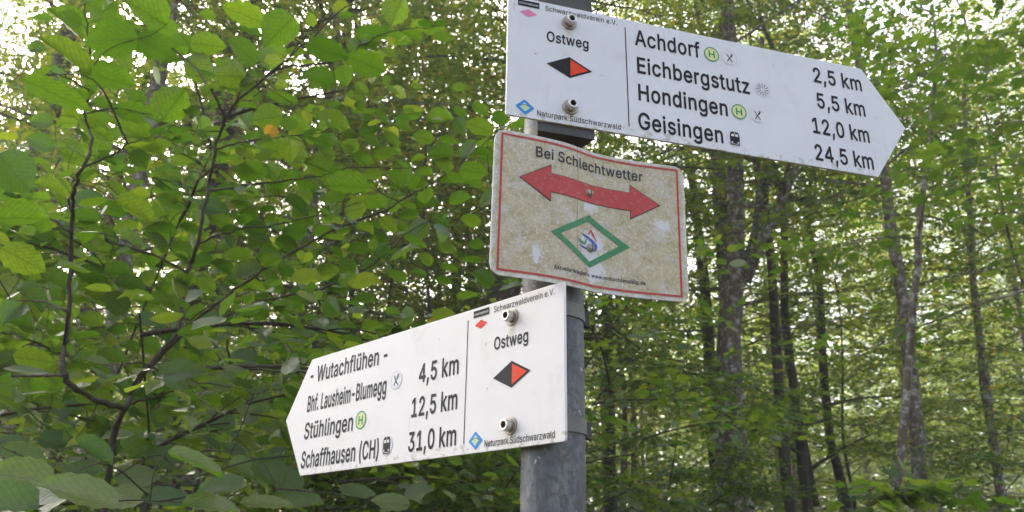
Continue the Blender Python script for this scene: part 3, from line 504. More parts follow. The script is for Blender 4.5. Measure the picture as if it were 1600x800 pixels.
def text_mesh(s, x0, x1, z0, cap, weight=.0):
    """lettering fitted between x0 and x1 (mm) on a baseline at z0, with capitals of height cap"""
    cu = bpy.data.curves.new('lettering', 'CURVE'); cu.dimensions = '2D'; cu.fill_mode = 'FRONT'; font = GLYPHS['bold' if weight > 0 else 'light']
    pen = 0.0
    for ch in s:
        if ch == ' ': pen += .188; continue
        adv, loops = font[ch]
        for l in loops:
            n = len(l) // 2; sp = cu.splines.new('POLY'); sp.points.add(n - 1); sp.use_cyclic_u = True
            for i in range(n): sp.points[i].co = (l[2 * i] / 1000 + pen, l[2 * i + 1] / 1000, 0, 1)
        pen += adv / 1000 + (.026 if weight > 0 else .012)
    o = bpy.data.objects.new('lettering', cu); COL.objects.link(o)
    dg = bpy.context.evaluated_depsgraph_get(); dg.update()
    me = bpy.data.meshes.new_from_object(o.evaluated_get(dg))
    bpy.data.objects.remove(o); bpy.data.curves.remove(cu)
    V = np.empty(len(me.vertices) * 3, np.float32); me.vertices.foreach_get('co', V); V = V.reshape(-1, 3)
    a, b = V[:, 0].min(), V[:, 0].max(); k = cap / .52
    X = x0 + (V[:, 0] - a) / (b - a) * (x1 - x0); Z = z0 + V[:, 1] * k
    return me, X, Z, 0 * X
def text(s, x0, x1, z0, cap, parent, mat, dy=.35, weight=.0):
    me, X, Z, D = text_mesh(s, x0, x1, z0, cap, weight)
    me.vertices.foreach_set('co', np.stack([X, -dy - D, Z], -1).astype(np.float32).ravel() * 1e-3); me.update()
    return link('lettering', me, parent, mat)

def lathe(profile, seg, hexin=()):
    """profile of (radius, y) from outside in, about the Y axis, y negative towards the viewer; ring indices in hexin become hexagons"""
    V = []; a = np.linspace(0, 2 * np.pi, seg, endpoint=False)
    for i, (r, y) in enumerate(profile):
        rr = np.full(seg, r)
        if i in hexin: rr = r / np.cos((a % (np.pi / 3)) - np.pi / 6) * .87
        V.append(np.stack([rr * np.cos(a), np.full(seg, y), rr * np.sin(a)], -1))
    n = len(profile); i = np.arange(n - 1)[:, None] * seg; j = np.arange(seg)[None]; k = (j + 1) % seg
    return np.concatenate(V), np.stack([i + j, i + k, i + seg + k, i + seg + j], -1).reshape(-1, 4)
def socket_bolt(x, z, parent, k=1.0, rz=0.0):
    mm = 1e-3 * k
    pos = np.array([x * 1e-3, 0, z * 1e-3])
    V, Q = lathe([(5 * mm, 0), (7.6 * mm, 0), (8 * mm, -.5 * mm), (8 * mm, -1.6 * mm), (7.5 * mm, -2 * mm), (6.2 * mm, -2.1 * mm), (6.1 * mm, -3.4 * mm), (4 * mm, -3.5 * mm)], 36)
    wsh = link('washer', mesh_np('washer', V, [Q], smooth=False), parent, M['washer']); wsh.location = pos
    h = [(5.0 * mm, -3.4 * mm), (5.2 * mm, -3.8 * mm), (5.2 * mm, -9.2 * mm), (4.7 * mm, -9.8 * mm), (3.5 * mm, -9.8 * mm), (3.2 * mm, -9.3 * mm), (3.1 * mm, -5.5 * mm)]
    V, Q = lathe(h, 36, (5, 6)); b = link('bolt', mesh_np('bolt', V, [Q], smooth=False), parent, M['bolt']); b.location = pos
    b.rotation_euler = (0, rz, 0)
    V, Q = lathe([(3.15 * mm, -6.2 * mm), (1.5 * mm, -6.0 * mm), (.01 * mm, -5.8 * mm)], 24)
    r = link('socket', mesh_np('socket', V, [Q]), b, M['hole'])
    return b

def board(parent, pts, rads, mat):
    P = rounded(pts, rads); a = sum(P[i][0] * P[(i + 1) % len(P)][1] - P[(i + 1) % len(P)][0] * P[i][1] for i in range(len(P)))
    if a < 0: P = P[::-1]
    bm = bmesh.new(); vs = [bm.verts.new((x * 1e-3, 0, z * 1e-3)) for x, z in P]; f = bm.faces.new(vs)
    r = bmesh.ops.extrude_face_region(bm, geom=[f]); ev = [v for v in r['geom'] if isinstance(v, bmesh.types.BMVert)]
    for v in ev: v.co.y += TH
    bmesh.ops.recalc_face_normals(bm, faces=bm.faces)
    ed = [e for e in bm.edges if len(e.link_faces) == 2 and all(abs(v.co.y) < 1e-6 for v in e.verts) and e.calc_face_angle(0) > 1]
    bmesh.ops.bevel(bm, geom=ed, offset=.0005, segments=2, profile=.5, affect='EDGES')
    me = bpy.data.meshes.new('board'); bm.to_mesh(me); bm.free()
    return link('board', me, parent, mat)

def bus_symbol(cx, cz, parent, r):
    d = flat('bus_stop_symbol', ring_pts(cx, cz, r), parent, M['yellow'], .35); k = r / 7
    loop_band('rim', ring_pts(cx, cz, r), ring_pts(cx, cz, r * .88), d, M['green'], .6)
    text('H', cx - 2.9 * k, cx + 2.9 * k, cz - 3.2 * k, 6.4 * k, d, M['green'], .6, .011)
def disc(name, cx, cz, parent, r):
    d = flat(name, ring_pts(cx, cz, r), parent, M['sticker'], .3)
    loop_band('rim', ring_pts(cx, cz, r), ring_pts(cx, cz, r * .955), d, M['stickrim'], .45); return d
def bar(p, q, w):
    p, q = np.array(p, float), np.array(q, float); d = unit(q - p); n = np.array([-d[1], d[0]]) * w / 2
    return [tuple(p + n), tuple(q + n), tuple(q - n), tuple(p - n)]
def food_symbol(cx, cz, parent, r):
    d = disc('restaurant_symbol', cx, cz, parent, r); k = r / 7.6
    o = lambda x, y: (cx + x * k, cz + y * k)
    fork = [bar(o(-2.8, -4.4), o(1.7, 2.0), .85 * k), [o(1.0, 1.4), o(2.1, .9), o(3.0, 2.6), o(1.5, 3.4)]]
    for q in (-.75, 0, .75): fork.append(bar(o(2.15 + q * .85, 2.7 - q * .5), o(3.1 + q * .85, 4.6 - q * .5), .42 * k))
    multi('fork_and_knife', fork + [bar(o(2.7, -4.4), o(-1.2, 1.0), .85 * k), [o(-.7, .6), o(-1.7, 1.2), o(-3.4, 4.0), o(-3.0, 4.3), o(-1.2, 2.3)]], d, M['black'], .55)
def star_symbol(cx, cz, parent, r):
    d = disc('viewpoint_symbol', cx, cz, parent, r); ps = []; k = r / 7
    for i in range(12):
        a = i * math.pi / 6; u = np.array([math.cos(a), math.sin(a)]); n = np.array([-u[1], u[0]]); c = np.array([cx, cz])
        ps.append([tuple(c + u * 2.0 * k + n * .2), tuple(c + u * 5.9 * k + n * .48), tuple(c + u * 5.9 * k - n * .48), tuple(c + u * 2.0 * k - n * .2)])
    multi('rays', ps, d, M['black'], .55)
def train_symbol(cx, cz, parent, r):
    k = r / 6.6; d = disc('train_symbol', cx, cz, parent, r); o = lambda x, y: (cx + x * k, cz + y * k)
    flat('locomotive', rounded([o(-4.0, -5.6), o(4.0, -5.6), o(4.3, 2.5), o(3.2, 5.9), o(-3.2, 5.9), o(-4.3, 2.5)], [.4, .4, 1.2, 1.8, 1.8, 1.2]), d, M['black'], .55)
    multi('window', [[o(-3.3, 1.9), o(-.4, 1.9), o(-.4, 4.0), o(-2.6, 4.0)], [o(.4, 1.9), o(3.3, 1.9), o(2.6, 4.0), o(.4, 4.0)]], d, M['white'], .75)
    lamp = lambda x, y, q: [o(x + q * math.cos(a), y + q * math.sin(a)) for a in np.linspace(0, 2 * math.pi, 12, endpoint=False)]
    multi('headlight', [lamp(-2.6, -3.3, .75), lamp(2.6, -3.3, .75), lamp(0, 4.9, .4), bar(o(-3.6, -4.7), o(3.6, -4.7), .35 * k)], d, M['white'], .75)

def sign_parts(root, m, rows, markcol):
    """what both finger signs carry; m = +1 pointing right, -1 pointing left"""
    if m > 0: X = lambda x, w=0: x
    else: X = lambda x, w=0: -131.5 + x                       # the logo column keeps its reading order on the left-pointing sign
    lb = flat('club_logo', [(X(10.4), 67.2), (X(10.4), 60), (X(33.5), 60), (X(33.5), 67.2)], root, M['black'], .3)
    text('schwarzwaldverein', X(11.6), X(32.4), 62.2, 2.6, lb, M['white'], .5, .0)
    flat('club_diamond', [(X(12.5), 52.2), (X(21.6), 47.6), (X(31.2), 52.2), (X(21.6), 56.8)], root, markcol, .3)
    d = flat('trail_diamond', [(X(41), -4), (X(66), -16.2), (X(90.6), -4), (X(66), 8.6)], root, M['black'], .3)
    flat('red_half', [(X(66.6), -13.6), (X(86.0), -4), (X(66.6), 6.0)], d, M['redfaded'], .5)
    text('Ostweg', X(41.5), X(87), 23, 12, root, M['black'], weight=.008)
    text('Schwarzwaldverein e.V.', X(40), X(120), 60, 6.0, root, M['black'], weight=.0)
    text('Naturpark Südschwarzwald', X(31.5), X(120), -65.8, 6.2, root, M['black'], weight=.0)
    c = (X(19), -58.8)
    b = flat('park_emblem', rounded([(c[0] - 10, c[1]), (c[0] + .4, c[1] - 8.6), (c[0] + 10, c[1]), (c[0] - .4, c[1] + 8.6)], [1.2, 2.0, 1.2, 2.0]), root, M['blue'], .3)
    flat('panel', [(c[0] - 5.6, c[1]), (c[0] + .2, c[1] - 5), (c[0] + 5.6, c[1]), (c[0] - .2, c[1] + 5)], b, M['white'], .45)
    arch = [(c[0] - 4.9 + 9.8 * t, c[1] - .2 + 2.5 * math.sin(math.pi * (t * .9 + .05))) for t in np.linspace(0, 1, 12)]
    flat('meadow', [(c[0] + .2, c[1] - 4.4)] + arch[::-1], b, M['palegreen'], .6)
    multi('hill_line', [[arch[i], arch[i + 1], (arch[i + 1][0], arch[i + 1][1] + .55), (arch[i][0], arch[i][1] + .55)] for i in range(11)], b, M['black'], .75)
    xl = 129.1 if m > 0 else -129.3
    flat('divider_line', [(xl - .55, 59.6), (xl - .55, -60.4), (xl + .55, -60.4), (xl + .55, 59.6)], root, M['black'], .3)
    for s, x0, x1, z, wgt in rows: text(s, x0, x1, z, 19.2, root, M['black'], weight=wgt)
    for zb in (50, -50.4): socket_bolt(X(66), zb, root, 1.0, .4 if zb > 0 else 1.0)

def bracket(root, xc, z0, z1, gap, half, mat, axis_dist, band_z, band_h, lug):
    """standoff saddle between board and post, with the steel band that grips the post"""
    bm = bmesh.new()
    y0, y1 = TH + .0003, TH + gap + .004
    pr = [(-half, y0), (half, y0), (half * .92, y0 + gap * .55), (PR * .80, y1 + .006), (PR * .45, y1), (-PR * .45, y1), (-PR * .80, y1 + .006), (-half * .92, y0 + gap * .55)]
    lo = [bm.verts.new((xc + x, y, z0)) for x, y in pr]; hi = [bm.verts.new((xc + x, y, z1)) for x, y in pr]; n = len(pr)
    bm.faces.new(lo[::-1]); bm.faces.new(hi)
    for i in range(n): bm.faces.new((lo[i], lo[(i + 1) % n], hi[(i + 1) % n], hi[i]))
    bmesh.ops.recalc_face_normals(bm, faces=bm.faces)
    me = bpy.data.meshes.new('bracket'); bm.to_mesh(me); bm.free(); br = link('bracket', me, root, mat)
    # band
    seg = 56; a = np.linspace(0, 2 * np.pi, seg, endpoint=False); V = []; ri, ro = PR + .0002, PR + .0014
    for r, z in ((ri, -1), (ro, -1), (ro, 1), (ri, 1)):
        V.append(np.stack([xc + r * np.cos(a), axis_dist + r * np.sin(a), np.full(seg, band_z + z * band_h / 2)], -1))
    j = np.arange(seg); k = (j + 1) % seg
    Q = np.concatenate([np.stack([b * seg + j, b * seg + k, ((b + 1) % 4) * seg + k, ((b + 1) % 4) * seg + j], -1) for b in range(4)])
    bd = link('clamp_band', mesh_np('clamp_band', np.concatenate(V), [Q], smooth=False), root, M['band'])
    if lug is not None:
        g = Geo(); ca, sa = math.cos(lug), math.sin(lug); c = np.array([xc + (PR + .0025) * ca, axis_dist + (PR + .0025) * sa, band_z - .001])
        e = np.array([ca, sa, 0]); tt = np.array([-sa, ca, 0])
        bx = [c + e * i * .003 + tt * q * .004 + np.array([0, 0, s * band_h * .5 - (.002 if i > 0 and s < 0 else 0)]) for i in (-1, 1) for q in (-1, 1) for s in (-1, 1)]
        g.add(bx, [(0, 1, 3, 2), (4, 6, 7, 5), (0, 4, 5, 1), (2, 3, 7, 6), (0, 2, 6, 4), (1, 5, 7, 3)])
        link('band_lock', g.mesh('band_lock'), bd, M['bracket'])

ROWS_A = [('Achdorf', 139.7, 216.6, 40, .011), ('Eichbergstutz', 141, 274, 5.8, .011), ('Hondingen', 141, 244.3, -27, .011), ('Geisingen', 139.5, 236, -60.8, .011),
          ('2,5 km', 359, 423.2, 38.8, .007), ('5,5 km', 359.3, 422.6, 5.4, .007), ('12,0 km', 349, 422.6, -28, .007), ('24,5 km', 347.7, 422.6, -61.4, .007)]
ROWS_B = [('- Wutachflühen -', -425.5, -264, 40, .007), ('Bhf. Lausheim-Blumegg', -425.5, -262, 5, .007), ('Stühlingen', -426, -321.5, -27.6, .006),
          ('Schaffhausen (CH)', -426.6, -268, -61.3, .007), ('4,5 km', -204.5, -141.2, 8.6, .007), ('12,5 km', -214, -141.2, -25.6, .007), ('31,0 km', -216, -140.8, -60, .007)]

YA, YB = .28641, -.81638
# upper sign: its empty sits at the foot of the board, below the bolts
def axis_local(p, yaw):
    d = POLE - np.array(p[:2]); return d[0] * math.cos(yaw) + d[1] * math.sin(yaw), -d[0] * math.sin(yaw) + d[1] * math.cos(yaw)
PA = (-.00814, .68502, CAM_Z + .47859)
sa = empty('direction_sign', PA, YA)
tag(sa, 'upper white arrow sign pointing right, listing Achdorf to Geisingen', 'direction sign')
M['board_a'] = white_board('white_enamel_upper', (.74, .75, .78), [(.0655, .0385, (.62, .56, .42)), (.0655, -.0625, (.62, .57, .46))])
board(sa, [(0, -70), (426.6, -70), (475.7, 0), (426.6, 70), (0, 70)], [3, 1.5, 1.5, 4, 4], M['board_a'])
sign_parts(sa, 1, ROWS_A, M['pink'])
bus_symbol(230.6, 47.3, sa, 9); bus_symbol(258, -19.2, sa, 9); food_symbol(252.6, 47.4, sa, 9); food_symbol(280.5, -19.3, sa, 9); star_symbol(290.2, 14.3, sa, 9); train_symbol(249.8, -53.4, sa, 9)
ax, ay = axis_local(PA, YA)
bracket(sa, ax, .052, .088, ay - PR - TH, .030, M['bracket'], ay, .066, .013, None)
bracket(sa, ax, -.080, -.046, ay - PR - TH, .030, M['bracket'], ay, -.070, .018, None)

PB = (.0464, .68346, CAM_Z + .16927)
sb = empty('direction_sign', PB, YB)
tag(sb, 'lower white arrow sign pointing left, listing Wutachflühen to Schaffhausen', 'direction sign')
M['board_b'] = white_board('white_enamel_lower', (.78, .76, .745), [(-.0655, .0375, (.42, .45, .28)), (-.0655, -.0625, (.45, .48, .32))])
board(sb, [(0, -70), (-426.6, -70), (-475.7, 0), (-426.6, 70), (0, 70)], [3, 1.5, 1.5, 4, 4], M['board_b'])
sign_parts(sb, -1, ROWS_B, M['red'])
food_symbol(-244.4, 17.4, sb, 10); bus_symbol(-306.3, -18, sb, 10); train_symbol(-253.5, -50.6, sb, 10)
ax, ay = axis_local(PB, YB)
bracket(sb, ax, .040, .064, ay - PR - TH, .020, M['bracket'], ay, .0555, .0135, .95)
bracket(sb, ax, -.066, -.042, ay - PR - TH, .020, M['bracket'], ay, -.0495, .0135, .95)

# weathered notice: a thin sheet bent over its bracket
US = np.array([0, 41.5, 70.1, 86.3, 109.6, 145.3, 179.9, 206.9])
XY = np.array([[-.0176, .6692], [.0215, .6834], [.0475, .6952], [.0612, .7039], [.0805, .7170], [.1136, .7302], [.1470, .7393], [.1733, .7456]])
NH = 142.7; NZ = CAM_Z + .3847
_prof = smooth_line(np.concatenate([US[:, None], XY], 1), 8)
NB = np.array([.0720, .7110, NZ - NH * 1e-3])
def sheet(u, v, off=0.0):
    """u 0..207 mm across, v 0..-143 mm down, off mm in front of the sheet"""
    u = np.asarray(u, float); v = np.asarray(v, float)
    x = np.interp(u, _prof[:, 0], _prof[:, 1]); y = np.interp(u, _prof[:, 0], _prof[:, 2])
    e = 1.5; tx = np.interp(u + e, _prof[:, 0], _prof[:, 1]) - np.interp(u - e, _prof[:, 0], _prof[:, 1])
    ty = np.interp(u + e, _prof[:, 0], _prof[:, 2]) - np.interp(u - e, _prof[:, 0], _prof[:, 2]); l = np.hypot(tx, ty)
    f = -v / NH
    return np.stack([x + f * -.002 + ty / l * off * 1e-3 - NB[0], y + f * .0049 - tx / l * off * 1e-3 - NB[1], NZ + .007 * (x - .04) + v * 1e-3 - NB[2]], -1)

sn = empty('notice_sign', tuple(NB)); tag(sn, 'weathered beige bad-weather notice with red double arrow, bent round the post', 'notice sign')
def build_notice():
    r = 11; us = np.unique(np.concatenate([np.linspace(0, r, 9), np.linspace(r, 206.9 - r, 60), np.linspace(206.9 - r, 206.9, 9)]))
    ins = np.where(us < r, r - np.sqrt(np.maximum(r * r - (r - us) ** 2, 0)), np.where(us > 206.9 - r, r - np.sqrt(np.maximum(r * r - (us - 206.9 + r) ** 2, 0)), 0))
    n = len(us); top, bot = -ins, -NH + ins
    V = np.concatenate([sheet(us, top), sheet(us, bot), sheet(us, top, -1.6), sheet(us, bot, -1.6)])
    uv = np.concatenate([np.stack([us, top], -1), np.stack([us, bot], -1)] * 2) * 1e-3
    i = np.arange(n - 1)
    Q = [np.stack([n + i, n + i + 1, i + 1, i], -1), np.stack([2 * n + i, 2 * n + i + 1, 3 * n + i + 1, 3 * n + i], -1),
         np.stack([i, i + 1, 2 * n + i + 1, 2 * n + i], -1), np.stack([n + i, 3 * n + i, 3 * n + i + 1, n + i + 1], -1),
         np.array([[0, 2 * n, 3 * n, n], [n - 1, 2 * n - 1, 4 * n - 1, 3 * n - 1]])]
    m, t, b = new_mat('weathered_sheet'); u = nd(t, 'UVMap').outputs[0]
    s = nd(t, 'SeparateXYZ'); t.links.new(u, s.inputs[0]); x, z = s.outputs[0], s.outputs[1]
    a = noise(t, u, 75, 8, .85); c = ramp(t, a, [(.30, (.26, .205, .125)), (.44, (.45, .385, .245)), (.56, (.55, .49, .345)), (.70, (.64, .61, .50))])
    g = ramp(t, noise(t, u, 13, 3, .5), [(.52, (0, 0, 0)), (.75, (.55, .55, .55))])
    g = math_(t, 'MULTIPLY', g, ramp(t, math_(t, 'MULTIPLY', x, 4.8), [(.35, (.15, .15, .15)), (.8, (1, 1, 1))])); c = mix(t, g, c, (.46, .46, .22))
    lm = ramp(t, noise(t, u, 48, 5, .75), [(.50, (0, 0, 0)), (.64, (.7, .7, .7))]); c = mix(t, lm, c, (.585, .575, .525))
    fl = ramp(t, noise(t, u, 330, 4, .75), [(.555, (0, 0, 0)), (.62, (.9, .9, .9))]); bigv = noise(t, u, 22, 4, .6); fl = math_(t, 'MULTIPLY', fl, ramp(t, bigv, [(.35, (.5, .5, .5)), (.55, (1, 1, 1))])); c = mix(t, fl, c, (.70, .69, .67))
    dk = ramp(t, noise(t, u, 420, 4, .7), [(.62, (0, 0, 0)), (.72, (.7, .7, .7))]); c = mix(t, dk, c, (.16, .12, .08))
    # worn-clean white patches: round the bolts, a peeled spot, the margins
    nz = noise(t, u, 110, 6, .8); nz2 = math_(t, 'MULTIPLY', math_(t, 'SUBTRACT', nz, .5), 3.6)
    w_ = None
    for cx, cz, rx, rz in ((.1055, -.100, .0125, .017), (.109, -.124, .012, .013), (.1035, -.055, .008, .011), (.180, -.067, .009, .007), (.044, -.118, .004, .009)):
        dx = math_(t, 'DIVIDE', math_(t, 'SUBTRACT', x, cx), rx); dz = math_(t, 'DIVIDE', math_(t, 'SUBTRACT', z, cz), rz)
        d = math_(t, 'ADD', math_(t, 'SQRT', math_(t, 'ADD', math_(t, 'MULTIPLY', dx, dx), math_(t, 'MULTIPLY', dz, dz))), nz2)
        k = math_(t, 'MULTIPLY', math_(t, 'SUBTRACT', 1.05, d), 3.0, clamp=True); w_ = k if w_ is None else math_(t, 'MAXIMUM', w_, k)
    ex = math_(t, 'MINIMUM', x, math_(t, 'SUBTRACT', .2069, x)); ez = math_(t, 'MINIMUM', math_(t, 'MULTIPLY', z, -1.0), math_(t, 'ADD', z, NH * 1e-3))
    edge = math_(t, 'ADD', math_(t, 'DIVIDE', math_(t, 'MINIMUM', ex, ez), .007), nz2); k = math_(t, 'MULTIPLY', math_(t, 'SUBTRACT', .55, edge), 2.0, clamp=True)
    w_ = math_(t, 'MAXIMUM', w_, math_(t, 'MULTIPLY', k, .8)); c = mix(t, math_(t, 'MULTIPLY', w_, .85), c, (.70, .71, .74))
    # thin wavering dark line along the crease beside the bend
    cr = math_(t, 'ADD', x, math_(t, 'MULTIPLY', math_(t, 'SUBTRACT', noise(t, u, 40, 3), .5), .004))
    ck = math_(t, 'MULTIPLY', math_(t, 'LESS_THAN', math_(t, 'ABSOLUTE', math_(t, 'SUBTRACT', cr, .0875)), .0004), math_(t, 'GREATER_THAN', z, -.108)); c = mix(t, math_(t, 'MULTIPLY', ck, .6), c, (.12, .10, .08))
    t.links.new(c, b.inputs['Base Color']); b.inputs['Roughness'].default_value = .6; b.inputs['Specular IOR Level'].default_value = .3
    bump(t, b, a, .12, .001)
    link('board', mesh_np('board', V, [q for q in Q], uv=uv, smooth=False), sn, m)

    def worn(name, c, dirt=(.45, .38, .30), amt=.6):
        m, t, b = new_mat(name); u = nd(t, 'UVMap').outputs[0]
        f = ramp(t, noise(t, u, 200, 4, .65), [(.55, (0, 0, 0)), (.68, (amt, amt, amt))]); g = noise(t, u, 35, 4)
        cc = mix(t, g, tuple(v * .8 for v in c), tuple(v * 1.2 for v in c)); t.links.new(mix(t, f, cc, dirt), b.inputs['Base Color']); b.inputs['Roughness'].default_value = .55
        return m
    red = worn('faded_red', (.46, .045, .042), amt=.28); grn = worn('faded_green', (.04, .23, .085), (.4, .38, .28), .35); blk = worn('faded_black', (.022, .022, .024), (.12, .10, .08), .7)
    def decal(name, pieces, mat, off):
        """convex pieces laid on the sheet; cut into narrow strips so that they follow the bend"""
        bm = bmesh.new()
        for p in pieces: bm.faces.new([bm.verts.new((x, 0, z)) for x, z in p])
        bmesh.ops.remove_doubles(bm, verts=bm.verts, dist=1e-3)
        for uu in np.arange(4, 206, 2.0):
            ge = bm.verts[:] + bm.edges[:] + bm.faces[:]; bmesh.ops.bisect_plane(bm, geom=ge, plane_co=(uu, 0, 0), plane_no=(1, 0, 0), dist=1e-5)
        bmesh.ops.remove_doubles(bm, verts=bm.verts, dist=1e-4)
        me = bpy.data.meshes.new(name); bm.to_mesh(me); bm.free()
        Vv = np.empty(len(me.vertices) * 3, np.float32); me.vertices.foreach_get('co', Vv); Vv = Vv.reshape(-1, 3)
        uvl = me.uv_layers.new(name='UVMap'); li = np.empty(len(me.loops), np.int32); me.loops.foreach_get('vertex_index', li)
        uvl.data.foreach_set('uv', (Vv[li][:, [0, 2]] * 1e-3).astype(np.float32).ravel())
        me.vertices.foreach_set('co', sheet(Vv[:, 0], Vv[:, 2], off).astype(np.float32).ravel()); me.update()
        return link(name, me, sn, mat)
    def frame(o, i): return [[o[k], o[(k + 1) % 4], i[(k + 1) % 4], i[k]] for k in range(4)]
    decal('border_line', frame([(6.2, -3.4), (6.2, -138.6), (200.4, -138.6), (200.4, -3.4)], [(8.3, -5.5), (8.3, -136.5), (198.3, -136.5), (198.3, -5.5)]), red, .35)
    decal('arrow_outline', [[(24.6, -45.6), (57.5, -65), (57.5, -55.1), (57.5, -35.5), (57.5, -26.6)], [(57.5, -35.5), (57.5, -55.1), (147.5, -55.1), (147.5, -35.5)], [(147.5, -26.6), (147.5, -35.5), (147.5, -55.1), (147.5, -64.2), (180.4, -45.2)]], blk, .30)
    decal('double_arrow', [[(26, -45.6), (57, -63.4), (57, -54.6), (57, -36), (57, -28)], [(57, -36), (57, -54.6), (148, -54.6), (148, -36)], [(148, -27.8), (148, -36), (148, -54.6), (148, -62.9), (178.8, -45.2)]], red, .5)
    decal('green_diamond', frame([(57.6, -94), (102.3, -120.6), (146.8, -93.2), (101.7, -67.6)], [(68.2, -93.9), (102, -114.4), (135.2, -93.4), (101, -74.4)]), grn, .35)
    me, X, Z, D = text_mesh('Bei Schlechtwetter', 41, 162, -21.6, 10.6, .022)
    me.vertices.foreach_set('co', sheet(X, Z, .4 + D).astype(np.float32).ravel()); me.update(); link('lettering', me, sn, blk)
    me, X, Z, D = text_mesh('Aktuelle Weginfo: www.schluchtensteig.de', 61.5, 162.3, -129.3, 3.6, .02)
    me.vertices.foreach_set('co', sheet(X, Z, .4 + D).astype(np.float32).ravel()); me.update(); link('lettering', me, sn, blk)
    sw_b, sw_r, sw_g = worn('emblem_blue', (.035, .10, .38)), worn('emblem_red', (.5, .04, .03)), worn('emblem_green', (.06, .25, .16))
    def stroke(name, pts, ws, mat, off):
        p = smooth_line(np.array([(x, 0, z) for x, z in pts], float), 5)[:, [0, 2]]; w_ = np.interp(np.linspace(0, 1, len(p)), np.linspace(0, 1, len(ws)), ws)
        tg = unit(np.gradient(p, axis=0)); n = np.stack([-tg[:, 1], tg[:, 0]], -1) * w_[:, None] / 2
        decal(name, [[tuple(p[i] + n[i]), tuple(p[i + 1] + n[i + 1]), tuple(p[i + 1] - n[i + 1]), tuple(p[i] - n[i])] for i in range(len(p) - 1)], mat, off)
    stroke('emblem_stroke', [(92.2, -88.6), (98, -90.0), (104.5, -93.0), (109.3, -97.6), (108.6, -101.8), (105.5, -103.0)], [.5, 2.2, 3.0, 3.6, 2.4, .8], sw_b, .45)
    stroke('emblem_stroke', [(89.8, -100.3), (94, -101.4), (99.4, -102.2)], [.5, 1.8, 1.4], sw_b, .45)
    stroke('emblem_stroke', [(88.6, -94.2), (92.5, -97.0), (96.8, -96.6), (98.8, -92.2)], [1.6, 2.6, 2.2, .5], sw_g, .5)
    stroke('emblem_stroke', [(100.6, -87.6), (103.6, -83.4), (106.8, -87.4), (110.6, -93.2)], [1.2, 2.6, 2.0, .6], sw_r, .5)
    for uu, vv in ((101.9, -45), (103.2, -100.7)):
        P = sheet(uu, vv); yaw = math.atan2(_prof[34][2] - _prof[26][2], _prof[34][1] - _prof[26][1])
        V, Q = lathe([(2.0e-3, 0), (4.2e-3, 0), (4.3e-3, -.6e-3), (3.9e-3, -1.3e-3), (3.3e-3, -1.5e-3), (3.2e-3, -2.6e-3), (2.4e-3, -3.4e-3), (1e-3, -3.7e-3), (.01e-3, -3.75e-3)], 28)
        b = link('bolt', mesh_np('bolt', V, [Q], smooth=False), sn, M['washer']); b.location = P; b.rotation_euler = (0, 0, yaw)
        g = Geo(); g.add([(-.4e-3, -3.9e-3, -2.6e-3), (.4e-3, -3.9e-3, -2.6e-3), (.4e-3, -3.9e-3, 2.6e-3), (-.4e-3, -3.9e-3, 2.6e-3)], [(0, 1, 2, 3)]); link('slot', g.mesh('slot'), b, M['hole'])
    # standoff bracket down to the post
    for vv in (-45, -100.7):
        P = sheet(102, vv) ; nrm = unit(np.array([POLE[0] - (P[0] + NB[0]), POLE[1] - (P[1] + NB[1]), 0])); tt = np.array([nrm[1], -nrm[0], 0]); dist = math.hypot(POLE[0] - P[0] - NB[0], POLE[1] - P[1] - NB[1]) - PR + .004
        P = P + nrm * .004
        g = Geo(); g.add([P + tt * a * .012 + nrm * d * (dist - .004) + np.array([0, 0, h * .009]) for d in (0, 1) for a in (-1, 1) for h in (-1, 1)], [(0, 1, 3, 2), (4, 6, 7, 5), (0, 4, 5, 1), (2, 3, 7, 6), (0, 2, 6, 4), (1, 5, 7, 3)])
        link('bracket', g.mesh('bracket'), sn, M['bracket'])
build_notice()

# ------------------------------------------------------------------ hazel in front, left
def hazel_template():
    st = np.linspace(0, 1, 11); prof = [0, .30, .42, .48, .50, .50, .475, .42, .33, .19, 0]
    v = [(0, 0, 0)]; uvs = [(0, 0)]; f = []
    for i in range(1, 10):
        h = prof[i] * (1.06 if i % 2 else .93); x = st[i]
        zc = -.10 * (x - .35) ** 2
        for s, zz in ((-1, .05), (-.5, .011), (0, -.03), (.5, .011), (1, .05)):
            v.append((x - (.018 if abs(s) == 1 else 0), s * h, zz + zc)); uvs.append((x, s * h))
    v.append((1, 0, -.06)); uvs.append((1, 0))
    f += [(0, 1 + j, 2 + j) for j in range(4)]
    for i in range(8):
        a = 1 + 5 * i
        for j in range(4): f += [(a + j, a + 5 + j, a + 6 + j), (a + j, a + 6 + j, a + 1 + j)]
    a = 1 + 5 * 8; f += [(a + j, len(v) - 1, a + 1 + j) for j in range(4)]
    return np.array(v), np.array(f), np.array(uvs)
HZ_V, HZ_F, HZ_UV = hazel_template()

